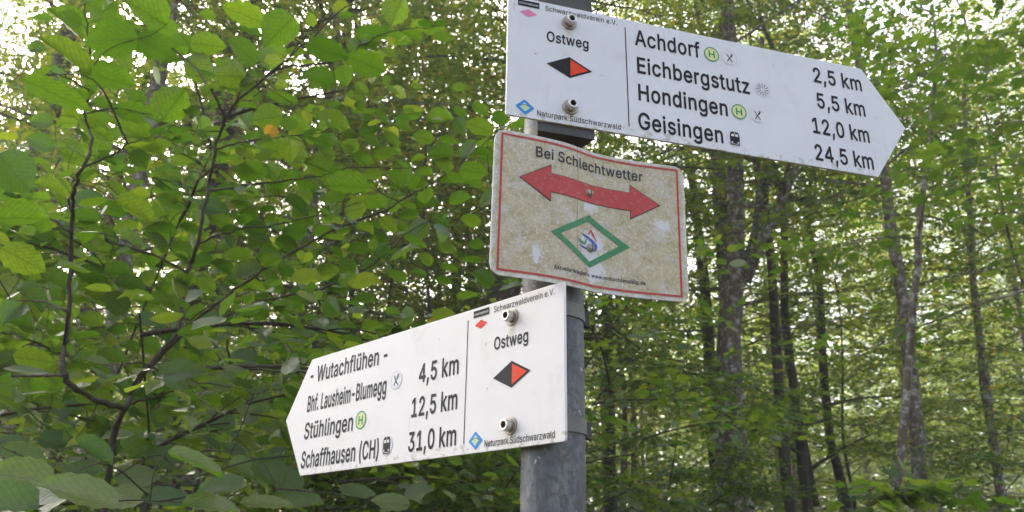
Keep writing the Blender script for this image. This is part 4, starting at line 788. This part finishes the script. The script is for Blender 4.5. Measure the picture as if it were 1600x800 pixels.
# (px, py, width px, height px, tilt deg) of single leaves seen in the photograph
LEAVES = [(225,13,68,48,10),(165,20,56,40,0),(110,35,58,32,25),(174,62,68,50,-20),(245,75,62,44,25),(251,41,45,30,10),(326,70,50,36,-5),(281,68,44,34,20),(380,22,62,40,10),(378,78,52,32,15),
 (105,84,72,30,15),(172,122,72,44,10),(311,108,46,40,30),(356,117,50,44,-10),(270,162,62,58,-70),(215,180,62,28,5),(90,148,90,34,12),(206,203,62,28,8),(150,203,58,30,30),(270,208,42,22,0),(315,197,32,36,60),
 (155,225,46,36,0),(116,243,44,32,0),(227,232,56,22,0),(25,272,66,56,35),(80,292,48,24,0),(354,240,42,38,10),(262,278,48,42,40),(304,283,34,36,60),(385,190,40,30,20),(390,268,50,30,10),
 (434,49,64,62,-60),(424,90,42,40,-70),(618,18,48,42,-70),(512,80,64,34,5),(582,56,52,30,-20),(570,99,64,42,15),(621,60,48,24,0),(497,124,52,32,0),(659,45,36,22,0),(683,47,30,14,0),(440,154,50,18,5),
 (417,184,46,42,-20),(462,195,44,30,20),(520,187,50,28,15),(496,217,52,26,0),(426,234,50,34,5),(430,275,46,46,50),(499,262,52,34,10),(540,288,70,42,0),(546,229,30,26,20),(629,191,28,32,70),(644,176,28,22,0),
 (689,184,42,24,0),(719,197,30,26,50),(749,199,46,34,15),(687,240,44,28,10),(629,270,38,38,60),(741,268,48,32,10),(600,240,34,24,0),(660,215,34,22,10),(575,205,34,24,-10),
 (37,406,62,46,20),(37,337,62,38,-10),(212,328,60,30,10),(187,425,42,28,10),(181,472,42,32,20),(56,469,52,30,5),(140,500,38,24,20),(322,444,32,30,40),(306,490,34,26,-30),(306,522,56,26,10),(262,619,40,34,40),
 (153,668,38,42,70),(56,562,52,36,-10),(12,568,44,38,-20),(170,690,44,36,60),(68,606,52,28,0),(250,360,44,30,10),(90,440,46,26,10),(130,340,46,22,0),(20,500,52,26,5),(235,540,34,26,20),(175,560,44,26,-10),
 (484,297,38,26,10),(557,327,38,32,-20),(617,314,40,38,-50),(477,340,46,36,30),(655,361,42,40,-50),(689,349,30,18,0),(424,407,46,30,10),(512,426,42,26,-15),(535,447,44,26,-20),(426,447,34,22,0),(670,319,42,22,5),
 (449,381,36,24,10),(398,360,40,26,0),(370,400,44,24,5),(345,345,40,26,10),(590,372,36,24,10),(720,310,38,24,5),(735,345,34,22,10),(700,390,30,18,0),(355,300,38,24,10),(70,380,44,24,5),(140,430,46,28,0),
 (285,395,40,26,10),(230,470,38,26,0),(100,520,44,26,10),(400,490,40,22,10),(460,480,36,22,10),(560,390,34,20,0)]
PALE = [(30,743,84,46,12),(122,769,108,42,8),(312,725,88,22,-4),(244,715,56,28,20),(421,738,58,40,30),(449,750,54,42,40),(418,787,78,22,-6),(60,785,90,36,0),(215,745,60,30,-10),(330,790,80,26,4),(208,690,52,36,40),(20,700,50,24,0),
        (520,522,46,24,20),(475,520,40,22,15),(464,560,40,24,10),(380,560,44,24,0),(350,600,46,26,10),(300,580,40,24,0),(400,620,44,26,15),(340,660,50,26,0),(420,670,48,28,10),(250,655,36,24,0),(110,640,44,24,0),(90,690,50,28,10),(150,705,60,30,20),(190,778,64,30,-8),(275,712,50,26,5),(345,762,70,28,0),(385,735,56,30,15),(5,785,84,40,10),(262,782,70,30,0),(475,785,60,26,5),(560,768,56,24,0),(610,785,60,24,8),(655,768,46,22,0),(130,742,56,28,-15),(40,712,60,30,20)]
STEMS = [([(150,960),(165,800),(181,669),(200,631),(216,594),(275,519),(284,475),(294,425),(309,381),(325,300),(337,232),(352,184),(375,154),(428,110),(480,65),(540,10)], 1.75, .0078, .0020),
 ([(216,594),(300,505),(350,466),(400,430),(445,400),(509,366),(554,347),(602,329),(640,306),(700,270),(760,221),(800,190)], 1.75, .0038, .0012),
 ([(194,640),(137,619),(102,587),(100,550),(107,487),(112,362),(116,300),(129,262),(142,225),(131,176),(140,142),(139,56),(131,5)], 1.55, .0062, .0014),
 ([(352,184),(337,154),(319,125),(289,90),(225,43),(172,0),(120,-40)], 1.7, .0034, .0012),
 ([(405,130),(441,107),(531,95),(565,71),(602,52),(640,45),(690,42)], 1.75, .003, .001),
 ([(275,519),(340,500),(400,473),(490,454),(546,434),(599,400),(640,362),(700,330)], 1.9, .004, .001),
 ([(102,587),(50,588),(0,585),(-60,575)], 1.5, .004, .0015),
 ([(112,362),(60,330),(10,290),(-30,270)], 1.55, .003, .001), ([(129,262),(180,240),(195,228),(230,215)], 1.5, .0025, .001),
 ([(325,300),(380,290),(430,285),(500,275),(560,262),(640,262)], 1.75, .003, .001), ([(294,425),(230,395),(180,370),(90,350)], 1.75, .003, .001),
 ([(337,232),(390,220),(440,214),(520,205)], 1.7, .0026, .001), ([(107,487),(60,470),(10,470)], 1.5, .003, .001), ([(200,631),(250,620),(310,600),(400,610)], 1.75, .003, .001),
 ([(309,381),(370,360),(430,352),(500,335),(560,318)], 1.75, .0028, .001), ([(140,142),(100,120),(60,118)], 1.5, .002, .001), ([(131,176),(180,170),(240,180)], 1.55, .002, .001)]

def build_hazel():
    rng = np.random.default_rng(5)
    root = empty('hazel_shrub', tuple(at(150, 960, 1.75) * np.array([1, 1, 0]))); base = np.array(root.location)
    tag(root, 'nearest broad-leaved shrub on the left, large round leaves on thin dark crooked stems', 'shrub', None)
    g = Geo(); nodes = []
    for k, (pl, Y, r0, r1) in enumerate(STEMS):
        P = np.array([at(x, y, Y + .05 * math.sin(i * 1.3 + k)) for i, (x, y) in enumerate(pl)])
        if k == 0: P = np.concatenate([[[P[0][0], P[0][1], -.05]], P])
        q = smooth_line(P, 6); q = q + rng.normal(0, .0016, q.shape)
        tube(g, q, np.linspace(r0, r1, len(q)) * (1 + .08 * rng.standard_normal(len(q))), 7); nodes.append(q)
    # joints between branch starts and their parents
    allp = np.concatenate(nodes)
    for k in range(1, len(nodes)):
        oth = np.concatenate(nodes[:k]); s = nodes[k][0]; d = np.linalg.norm(oth - s, axis=1); p = oth[d.argmin()]
        tube(g, np.array([p, (p + s) / 2, s]), STEMS[k][2], 6)
    Ps, As, Ns, Ls, Ws = [], [], [], [], []
    def leaf(px, py, wd, ht, ang, pale):
        big = .079 * rng.uniform(.92, 1.08); Y = max(1.12, min(2.5, big * FPX / wd)); c = at(px, py, Y)
        view = unit(c - np.array([0, 0, CAM_Z])); a = R_(-ang) + (math.pi if rng.random() < .5 else 0)
        right = unit(np.cross(view, [0, 0, 1.])); up = np.cross(right, view)
        A = right * math.cos(a) + up * math.sin(a); B = np.cross(view, A)
        L = wd / FPX * np.linalg.norm(c - np.array([0, 0, CAM_Z])) ; ratio = min(.97, ht / (wd * .86)); th = math.acos(ratio)
        B2 = B if B[2] > 0 else -B
        n = -view * math.cos(th) + B2 * math.sin(th) * (1 if pale else -1)
        if n[2] < 0: n = -n                                  # upper side up
        A = A + n * rng.normal(0, .22)
        Ps.append(c - A * L / 2); As.append(A); Ns.append(n); Ls.append(L); Ws.append(L * rng.uniform(.72, .92))
    for e in LEAVES: leaf(*e, False)
    for e in PALE: leaf(*e, True)
    taken = [(e[0], e[1]) for e in LEAVES + PALE]
    for (x0, x1, y0, y1, n, wa, wb, sp) in ((-20, 470, 295, 640, 150, 24, 46, 21), (380, 765, 170, 440, 60, 24, 40, 24), (60, 420, 20, 290, 22, 22, 38, 34)):
        k = t_ = 0
        while k < n and t_ < 4000:
            t_ += 1; px, py = rng.uniform(x0, x1), rng.uniform(y0, y1)
            if any(abs(px - a) < sp * 1.25 and abs(py - b) < sp * .8 for a, b in taken): continue
            taken.append((px, py)); k += 1; wd = rng.uniform(wa, wb)
            leaf(px, py, wd, wd * rng.uniform(.32, .75), rng.normal(8, 18), rng.random() < .12)
    # leaf stalks and twigs: the leaf nearest to the branches joins first, later ones may spring from its twig
    B = np.array(Ps); todo = np.ones(len(B), bool); D0 = np.full(len(B), 9.9); near = np.zeros((len(B), 3))
    def offer(pts):
        for i0 in range(0, len(pts), 40):
            q = pts[i0:i0 + 40]; d = np.linalg.norm(B[:, None] - q[None], axis=2); k = d.argmin(1); m = d[np.arange(len(B)), k]
            u_ = m < D0; D0[u_] = m[u_]; near[u_] = q[k[u_]]
    offer(allp)
    while todo.any():
        i = int(np.where(todo, D0, 99).argmin()); todo[i] = False; j = near[i].copy(); dd = D0[i]
        if dd > .45 or dd < .002: continue
        m_ = (j + B[i]) / 2 + rng.normal(0, .07, 3) * dd + np.array([0, 0, .07 * dd]); q = smooth_line(np.array([j, m_, B[i]]), 5)
        tube(g, q, np.linspace(.0009 + .004 * dd, .0007, len(q)), 5, cap=False); offer(q[1:-2])
    # leaves carried alternately along the thinner branches
    for k, q in enumerate(nodes):
        n = int(len(q) * (.30 if k else .16))
        for i in range(n):
            j = int(len(q) * (.25 + .75 * (i + rng.random()) / n)) if k else int(len(q) * (.35 + .65 * rng.random())); j = min(j, len(q) - 1)
            T = unit(q[min(j + 1, len(q) - 1)] - q[max(j - 1, 0)]); s = (1 if i % 2 else -1); n_ = unit(np.array([rng.normal(0, .3), rng.normal(0, .3) - .15, 1]))
            A = unit(T * .5 + np.cross(n_, T) * s + rng.normal(0, .25, 3)); L = rng.uniform(.03, .062); p = q[j] + A * .014
            tube(g, np.array([q[j], q[j] + A * .008 + [0, 0, .002], p]), .0008, 4, cap=False)
            Ps.append(p); As.append(A - np.array([0, 0, .2])); Ns.append(n_); Ls.append(L); Ws.append(L * .84)
    P, A, N, L, W = map(np.array, (Ps, As, Ns, Ls, Ws))
    V, F = place_leaves(P, A, N, L, W, (HZ_V, HZ_F), curl=rng.uniform(.2, 3.6, len(P)))
    me = g.mesh('stems', True); link('stems', me, root, M['twig']); me.transform(Matrix.Translation(-Vector(base)))
    uv = np.tile(HZ_UV, (len(P), 1))
    link('leaves', mesh_np('leaves', V - base, [F], uv=uv, smooth=True), root, M['hazel_leaf'])
    # one withered yellow leaf
    c = at(429, 197, 1.7); m = leaf_mat('withered_leaf', [(0, (.40, .20, .02)), (1, (.45, .24, .03))], [(0, (.75, .42, .02)), (1, (.8, .45, .03))], .5, veins=True)
    V, F = place_leaves(np.array([c]), np.array([[-.45, .1, -1.]]), np.array([[.5, -1, .35]]), np.array([.036]), np.array([.034]), (HZ_V, HZ_F), curl=np.array([3.]))
    o = link('withered_leaf', mesh_np('withered_leaf', V - base, [F], uv=HZ_UV, smooth=True), root, m); o['label'] = 'small withered yellow-orange leaf'
build_hazel()

# ------------------------------------------------------------------ understorey bushes
def bush(name, label, cat, x, y, H, rad, n_stem, k, ll, mat, seed, group=None, tpl=LEAF_MID, spl=.34, z0=.25, n_sub=6, limb=.45, wr=.62):
    rng = np.random.default_rng(seed); gz = float(ground_z(x, y)); base = np.array([x, y, gz])
    root = empty(name, tuple(base)); tag(root, label, cat, group)
    g = Geo(); sp = []
    for i in range(n_stem):
        az = i * 2.4 + rng.uniform(-.4, .4); ln = H * rng.uniform(.75, 1.08)
        P = limb_line(rng, (rng.normal(0, .06), rng.normal(0, .06), -.04), az, 1.5 - rad / H * rng.uniform(.2, .9), ln, 8, .45)
        tube(g, P, np.linspace(.006 * H / 2.5, .002, len(P)), 6, cap=False)
        for j in range(int(7 * H / 2.5) + 3):
            s = z0 + (1 - z0) * (j + rng.random()) / (int(7 * H / 2.5) + 3); q = int(s * 7.999); p = P[q] + (P[q + 1] - P[q]) * (s * 8 - q)
            branch_out(rng, g, limb_line(rng, p, rng.uniform(0, 6.28), rng.uniform(0, .6), rad * limb * rng.uniform(.6, 1.2), 5, .35), .006, sp, n_sub=n_sub, spl=spl, sub=.5)
    O, D, N, L = (np.array([s[i] for s in sp]) for i in range(4))
    V, F = spray_leaves(rng, O, D, N, L, k, ll, tpl, wr=wr)
    link('stems', g.mesh('stems', True), root, M['twig']); link('leaves', mesh_np('leaves', V, [F]), root, mat)
    return root, len(L) * k
CNT = {}
def xy(px, Y): p = at(px, 600, Y); return p[0], Y
for i, (lab, px, Y, H, rad, ns, k, ll, mat, tpl) in enumerate([
    ('leafy bush directly behind the nearest shrub at the left edge', 60, 3.2, 3.2, 1.2, 7, 5, .060, 'bush_leaf', LEAF_MID),
    ('leafy bush behind the nearest shrub, left of the lower arrow sign', 330, 3.6, 3.3, 1.3, 7, 5, .060, 'bush_leaf', LEAF_MID),
    ('leafy bush just behind the point of the lower arrow sign', 545, 4.4, 3.4, 1.3, 7, 6, .056, 'bush_leaf', LEAF_MID),
    ('dark bush seen under the lower arrow sign, left of the post', 700, 5.2, 3.4, 1.2, 7, 8, .055, 'bush_leaf', LEAF_MID),
    ('dense small-leaved bush immediately right of the post', 985, 6.0, 3.3, .85, 7, 9, .050, 'bush_leaf', LEAF_MID),
    ('low bush at the foot of the pale forked trunk', 1175, 7.4, 2.3, 1.0, 6, 9, .050, 'bush_leaf', LEAF_MID),
    ('broad-leaved sapling in the lower right corner', 1610, 3.6, 2.25, .45, 4, 5, .095, 'maple_leaf', LEAF_MAPLE),
    ('low leafy bush between the slender trunks on the right', 1430, 7.2, 2.9, 1.1, 6, 8, .06, 'bush_leaf', LEAF_MID)]):
    X, _ = xy(px, Y); r, n = bush('bush' if 'sapling' not in lab else 'sapling', lab, 'bush' if 'sapling' not in lab else 'sapling', X, Y, H, rad, ns, k, ll, M[mat], 100 + i, tpl=tpl, wr=.62 if tpl is LEAF_MID else 1.0)
    CNT[lab[:20]] = n

# ------------------------------------------------------------------ trees one can tell apart
def seen_tree(lab, cat, pl, Y, wpx, H, zb, nl, ll_len, seed, barkm, leafm='wood_leaf', k=18, ll=.07, tpl=LEAF_SMALL, spl=.6, forks=(), name='tree', group=None, el=(.1, .9), n_sub=6, taper=.55):
    rng = np.random.default_rng(seed)
    P = [at(x, y, Y) for x, y in pl]                         # from low to high
    lean = (P[1] - P[0]) / max(P[1][2] - P[0][2], .1) if len(P) > 1 else np.array([0, 0, 1.])
    gz = float(ground_z(P[0][0], Y)); b = P[0] - lean * (P[0][2] - gz + .3); b[2] = gz - .3
    mid = (b + P[0]) / 2; pts = [b, mid] + P
    up = P[-1] - P[-2]; up = up / max(up[2], .1)
    zt = P[-1][2]
    for j in range(1, 5):
        z = zt + (H - zt) * j / 4
        pts.append(P[-1] + up * (z - zt) * (.7 if j < 3 else .5) + np.array([rng.normal(0, .12), rng.normal(0, .12), 0])); pts[-1][2] = z
    q = smooth_line(np.array(pts), 6); q[:, :2] += rng.normal(0, .004, (len(q), 2))
    r0 = wpx / FPX * np.linalg.norm(P[0] - np.array([0, 0, CAM_Z])) / 2
    s = (q[:, 2] - q[0, 2]) / (q[-1, 2] - q[0, 2]); rad = r0 * np.interp(s, [0, .03, .12, .6, 1], [1.5, 1.2, 1.05, taper + .15, .12])
    root = empty(name, (q[0][0], q[0][1], gz)); tag(root, lab, cat, group); off = np.array(root.location)
    fk = [(np.array([at(x, y, Y + dy) for x, y, dy in f]) - off, a, c) for f, a, c in forks]
    if tpl is LEAF_SMALL: nl = int(nl * 1.7)
    g, V, F = tree_geo(rng, q - off, rad, zb, nl, ll_len, k, ll, tpl, spl, forks=fk, el=el, n_sub=n_sub)
    link('trunk', g.mesh('trunk', True), root, M[barkm]); link('crown', mesh_np('crown', V, [F]), root, M[leafm])
    return root

seen_tree('pale blotchy trunk forking above, right of the weathered notice', 'tree', [(1160, 790), (1152, 700), (1143, 560), (1147, 450), (1150, 300), (1139, 40)], 9.2, 34, 14, 6.3, 15, 3.0, 11, 'bark_pale',
          forks=[([(1160, 435, 0), (1178, 370, .2), (1186, 310, .3), (1183, 230, .5), (1190, 60, .6)], .062, .04), ([(1166, 440, 0), (1190, 380, -.2), (1215, 325, -.3), (1243, 262, -.4), (1290, 130, -.5)], .065, .04)])
seen_tree('thinner brown trunk just left of the pale forked one', 'tree', [(1128, 750), (1126, 640), (1130, 520), (1134, 430), (1130, 300)], 10.5, 22, 12, 6.4, 12, 2.6, 12, 'bark_pale')
seen_tree('dark straight trunk right of the pale forked one', 'tree', [(1236, 800), (1225, 700), (1214, 560), (1204, 400), (1196, 280)], 10, 17, 12, 6.2, 13, 2.6, 13, 'bark_dark')
seen_tree('dark trunk leaning left, second to the right of the pale forked one', 'tree', [(1262, 790), (1250, 690), (1238, 590), (1226, 480)], 11, 16, 11, 6.0, 12, 2.6, 14, 'bark_dark',
          forks=[([(1275, 790, 0), (1258, 700, .1), (1242, 620, .1)], .05, .045)])
seen_tree('small trunk with a low fork in the bright gap on the right', 'tree', [(1312, 745), (1298, 690), (1291, 630), (1285, 540), (1280, 440)], 13, 14, 11, 5.6, 12, 2.6, 15, 'bark_dark')
seen_tree('slender tall sapling rising past the point of the upper arrow sign', 'tree', [(1398, 800), (1415, 620), (1430, 450), (1440, 320), (1455, 200), (1462, 40)], 5.2, 14, 6.5, 3.2, 14, 1.15, 16, 'bark_pale', 'maple_leaf', 6, .10, LEAF_MAPLE, .5, el=(.05, .5), n_sub=4)
seen_tree('blotchy trunk leaning left behind the slender sapling', 'tree', [(1440, 790), (1430, 650), (1412, 480), (1392, 350), (1378, 250), (1330, 40)], 8.6, 20, 12, 5.4, 15, 2.8, 17, 'bark_pale')
seen_tree('pale thin trunk near the right edge', 'tree', [(1562, 760), (1548, 660), (1532, 540), (1520, 420), (1512, 250)], 9.5, 13, 10, 4.6, 12, 2.4, 18, 'bark_pale')
seen_tree('large dark trunk rising behind the nearest shrub, upper left', 'tree', [(235, 720), (262, 600), (300, 450), (330, 330), (352, 215), (372, 120), (392, 40)], 9.0, 30, 14, 4.8, 17, 3.3, 19, 'bark_dark',
          forks=[([(372, 130, 0), (420, 100, .2), (480, 52, .3), (545, 0, .4), (610, -60, .5)], .07, .04)])
seen_tree('thick dark trunk half hidden between the weathered notice and the lower sign', 'tree', [(690, 760), (728, 640), (770, 520), (795, 430), (830, 300), (850, 180)], 7.6, 58, 13, 5.0, 16, 3.0, 20, 'bark_dark')
seen_tree('thin dark trunk between the nearest shrub and the lower arrow sign', 'tree', [(552, 560), (550, 450), (551, 370), (556, 260), (560, 140)], 11, 13, 12, 4.5, 14, 2.8, 21, 'bark_dark')
seen_tree('grey trunk far back in the shade right of the post', 'tree', [(955, 800), (952, 650), (950, 500), (952, 330)], 14, 20, 13, 5, 14, 3.0, 22, 'bark_dark')
seen_tree('overhanging leafy young tree at the upper right edge', 'tree', [(1690, 800), (1680, 600), (1668, 400), (1655, 250)], 4.4, 20, 5.6, 2.9, 14, 1.35, 23, 'bark_pale', 'maple_leaf', 6, .095, LEAF_MAPLE, .5, el=(.05, .5), n_sub=4)

# ------------------------------------------------------------------ wood behind: five kinds, copied
GRP = 'trees of the wood behind the signs'
LABS = ['one of the many indistinct background trees in the hazy wood behind the signs', 'one of the many indistinct background trees in the hazy wood behind the signs', 'one of the many indistinct background trees in the hazy wood behind the signs', 'one of the many indistinct background trees in the hazy wood behind the signs', 'one of the many indistinct background trees in the hazy wood behind the signs']
protos = []
for i in range(6):
    rng = np.random.default_rng(300 + i); H = [13, 15, 11, 16, 9, 6.8][i]
    zz = np.linspace(0, 1, 9); T = np.stack([np.cumsum(rng.normal(0, .07, 9)), np.cumsum(rng.normal(0, .07, 9)), zz * H], -1); T[0] = (0, 0, -.4); T = smooth_line(T, 3)
    r = np.interp(T[:, 2] / H, [-.05, .05, .6, 1], [.16, .12, .07, .015]) * H / 14 * (.55 if i == 5 else 1)
    g, V, F = tree_geo(rng, T, r, H * [.26, .30, .2, .28, .14, .22][i], [36, 40, 32, 42, 34, 30][i], [3.4, 3.5, 3.0, 3.7, 2.7, 2.0][i], 28 if i < 5 else 15, .070, LEAF_SMALL, .65, seg=8)
    root = empty('tree', (0, 0, 0)); tr = link('trunk', g.mesh('trunk', True), root, M['bark_dark'] if i % 2 else M['bark_pale']); cr = link('crown', mesh_np('crown', V, [F]), root, M['wood_leaf'])
    protos.append((root, tr, cr)); CNT['proto%d' % i] = len(F) // 4
rng = np.random.default_rng(77); used = set(); spots = []
def add_tree(i, x, y, s, rz):
    root, tr, cr = protos[i]
    if i in used:
        r = root.copy(); COL.objects.link(r)
        for c in (tr, cr): d = c.copy(); COL.objects.link(d); d.parent = r
    else: r = root; used.add(i)
    r.location = (x, y, float(ground_z(x, y))); r.rotation_euler = (0, 0, rz); r.scale = (s, s, s)
    if i == 5: tag(r, 'one of several slim leafy young trees filling the shade under the tall trunks', 'tree', 'young trees under the canopy')
    else: tag(r, LABS[i], 'tree', GRP)
tries = 0
while len(spots) < 78 and tries < 9000:
    tries += 1
    y = rng.uniform(11.5, 34); x = rng.uniform(-.70, .72) * (y + 2); px = 800 + x / y * FPX
    dmin = (2.0 if y < 20 else 2.3) if px < 800 else (2.9 if y > 17 else 30)
    if any(math.hypot(x - a, y - b) < dmin for a, b in spots): continue
    if 1250 < px < 1400 and y < 27: continue                 # the brighter gap on the right
    spots.append((x, y))
spots += [(-3.6, 6.9), (-5.9, 8.2), (3.0, 10.6), (-2.6, 9.4), (.6, 9.6), (-7.2, 10.2), (-4.4, 11.0), (3.4, 13.5), (9.0, 14.0), (1.6, 12.5), (6.2, 15.5)]
for n, (x, y) in enumerate(sorted(spots, key=lambda s: s[1])):
    add_tree(n % 5, x, y, rng.uniform(.85, 1.15), rng.uniform(0, 6.28))

for px, Y, sc, rz in ((640, 7.4, 1.0, .3), (600, 10.2, 1.15, 2.0), (955, 8.6, .78, 1.1), (1340, 12.6, 1.05, 2.6),
                      (1570, 11.0, 1.15, 3.3), (1650, 8.2, .95, 5.5), (1110, 15.0, 1.25, .5)):
    add_tree(5, at(px, 700, Y)[0], Y, sc, rz)

# far wooded slope that reads as one mass
def far_wood():
    rng = np.random.default_rng(9); n = 150000
    y = rng.uniform(36, 62, n); x = rng.uniform(-.85, .85, n) * y; cl = np.floor(x / 4.0) * 13.7 + np.floor(y / 5.0) * 7.1
    top = 12 + 4 * np.sin(cl * 12.9898) ; dx = (x / 4.0) % 1 - .5
    z = ground_z(x, y) + rng.uniform(0, 1, n) ** .7 * top * (1 - 1.4 * dx * dx)
    P = np.stack([x, y, z], -1); A = rng.normal(0, 1, (n, 3)); A[:, 2] *= .4; N = rng.normal(0, .5, (n, 3)) + np.array([0, 0, 1.]); L = rng.uniform(.25, .55, n)
    V, F = place_leaves(P, A, N, L, L * .6, LEAF_SMALL)
    tag(link('far_wood', mesh_np('far_wood', V, [F]), None, M['far_leaf']), 'far wooded slope closing the view between the trunks', 'wood', kind='stuff')
far_wood()
# thin summer haze between the trunks
def haze():
    m = bpy.data.materials.new('haze'); m.use_nodes = True; t = m.node_tree; t.nodes.remove(t.nodes['Principled BSDF'])
    v = nd(t, 'VolumePrincipled'); v.inputs['Color'].default_value = (.93, .95, .93, 1); v.inputs['Density'].default_value = .0042; v.inputs['Anisotropy'].default_value = .3
    t.links.new(v.outputs[0], t.nodes['Material Output'].inputs['Volume'])
    x, y0, y1, z0, z1 = 75, -8, 75, -1.2, 32
    V = [(a, b, c) for a in (-x, x) for b in (y0, y1) for c in (z0, z1)]
    tag(link('haze', mesh_np('haze', V, [np.array([(0, 1, 3, 2), (4, 6, 7, 5), (0, 4, 5, 1), (2, 3, 7, 6), (0, 2, 6, 4), (1, 5, 7, 3)])]), None, m), kind='stuff')
haze()
print('LEAVES', CNT, 'polys', sum(len(m.polygons) for m in bpy.data.meshes))
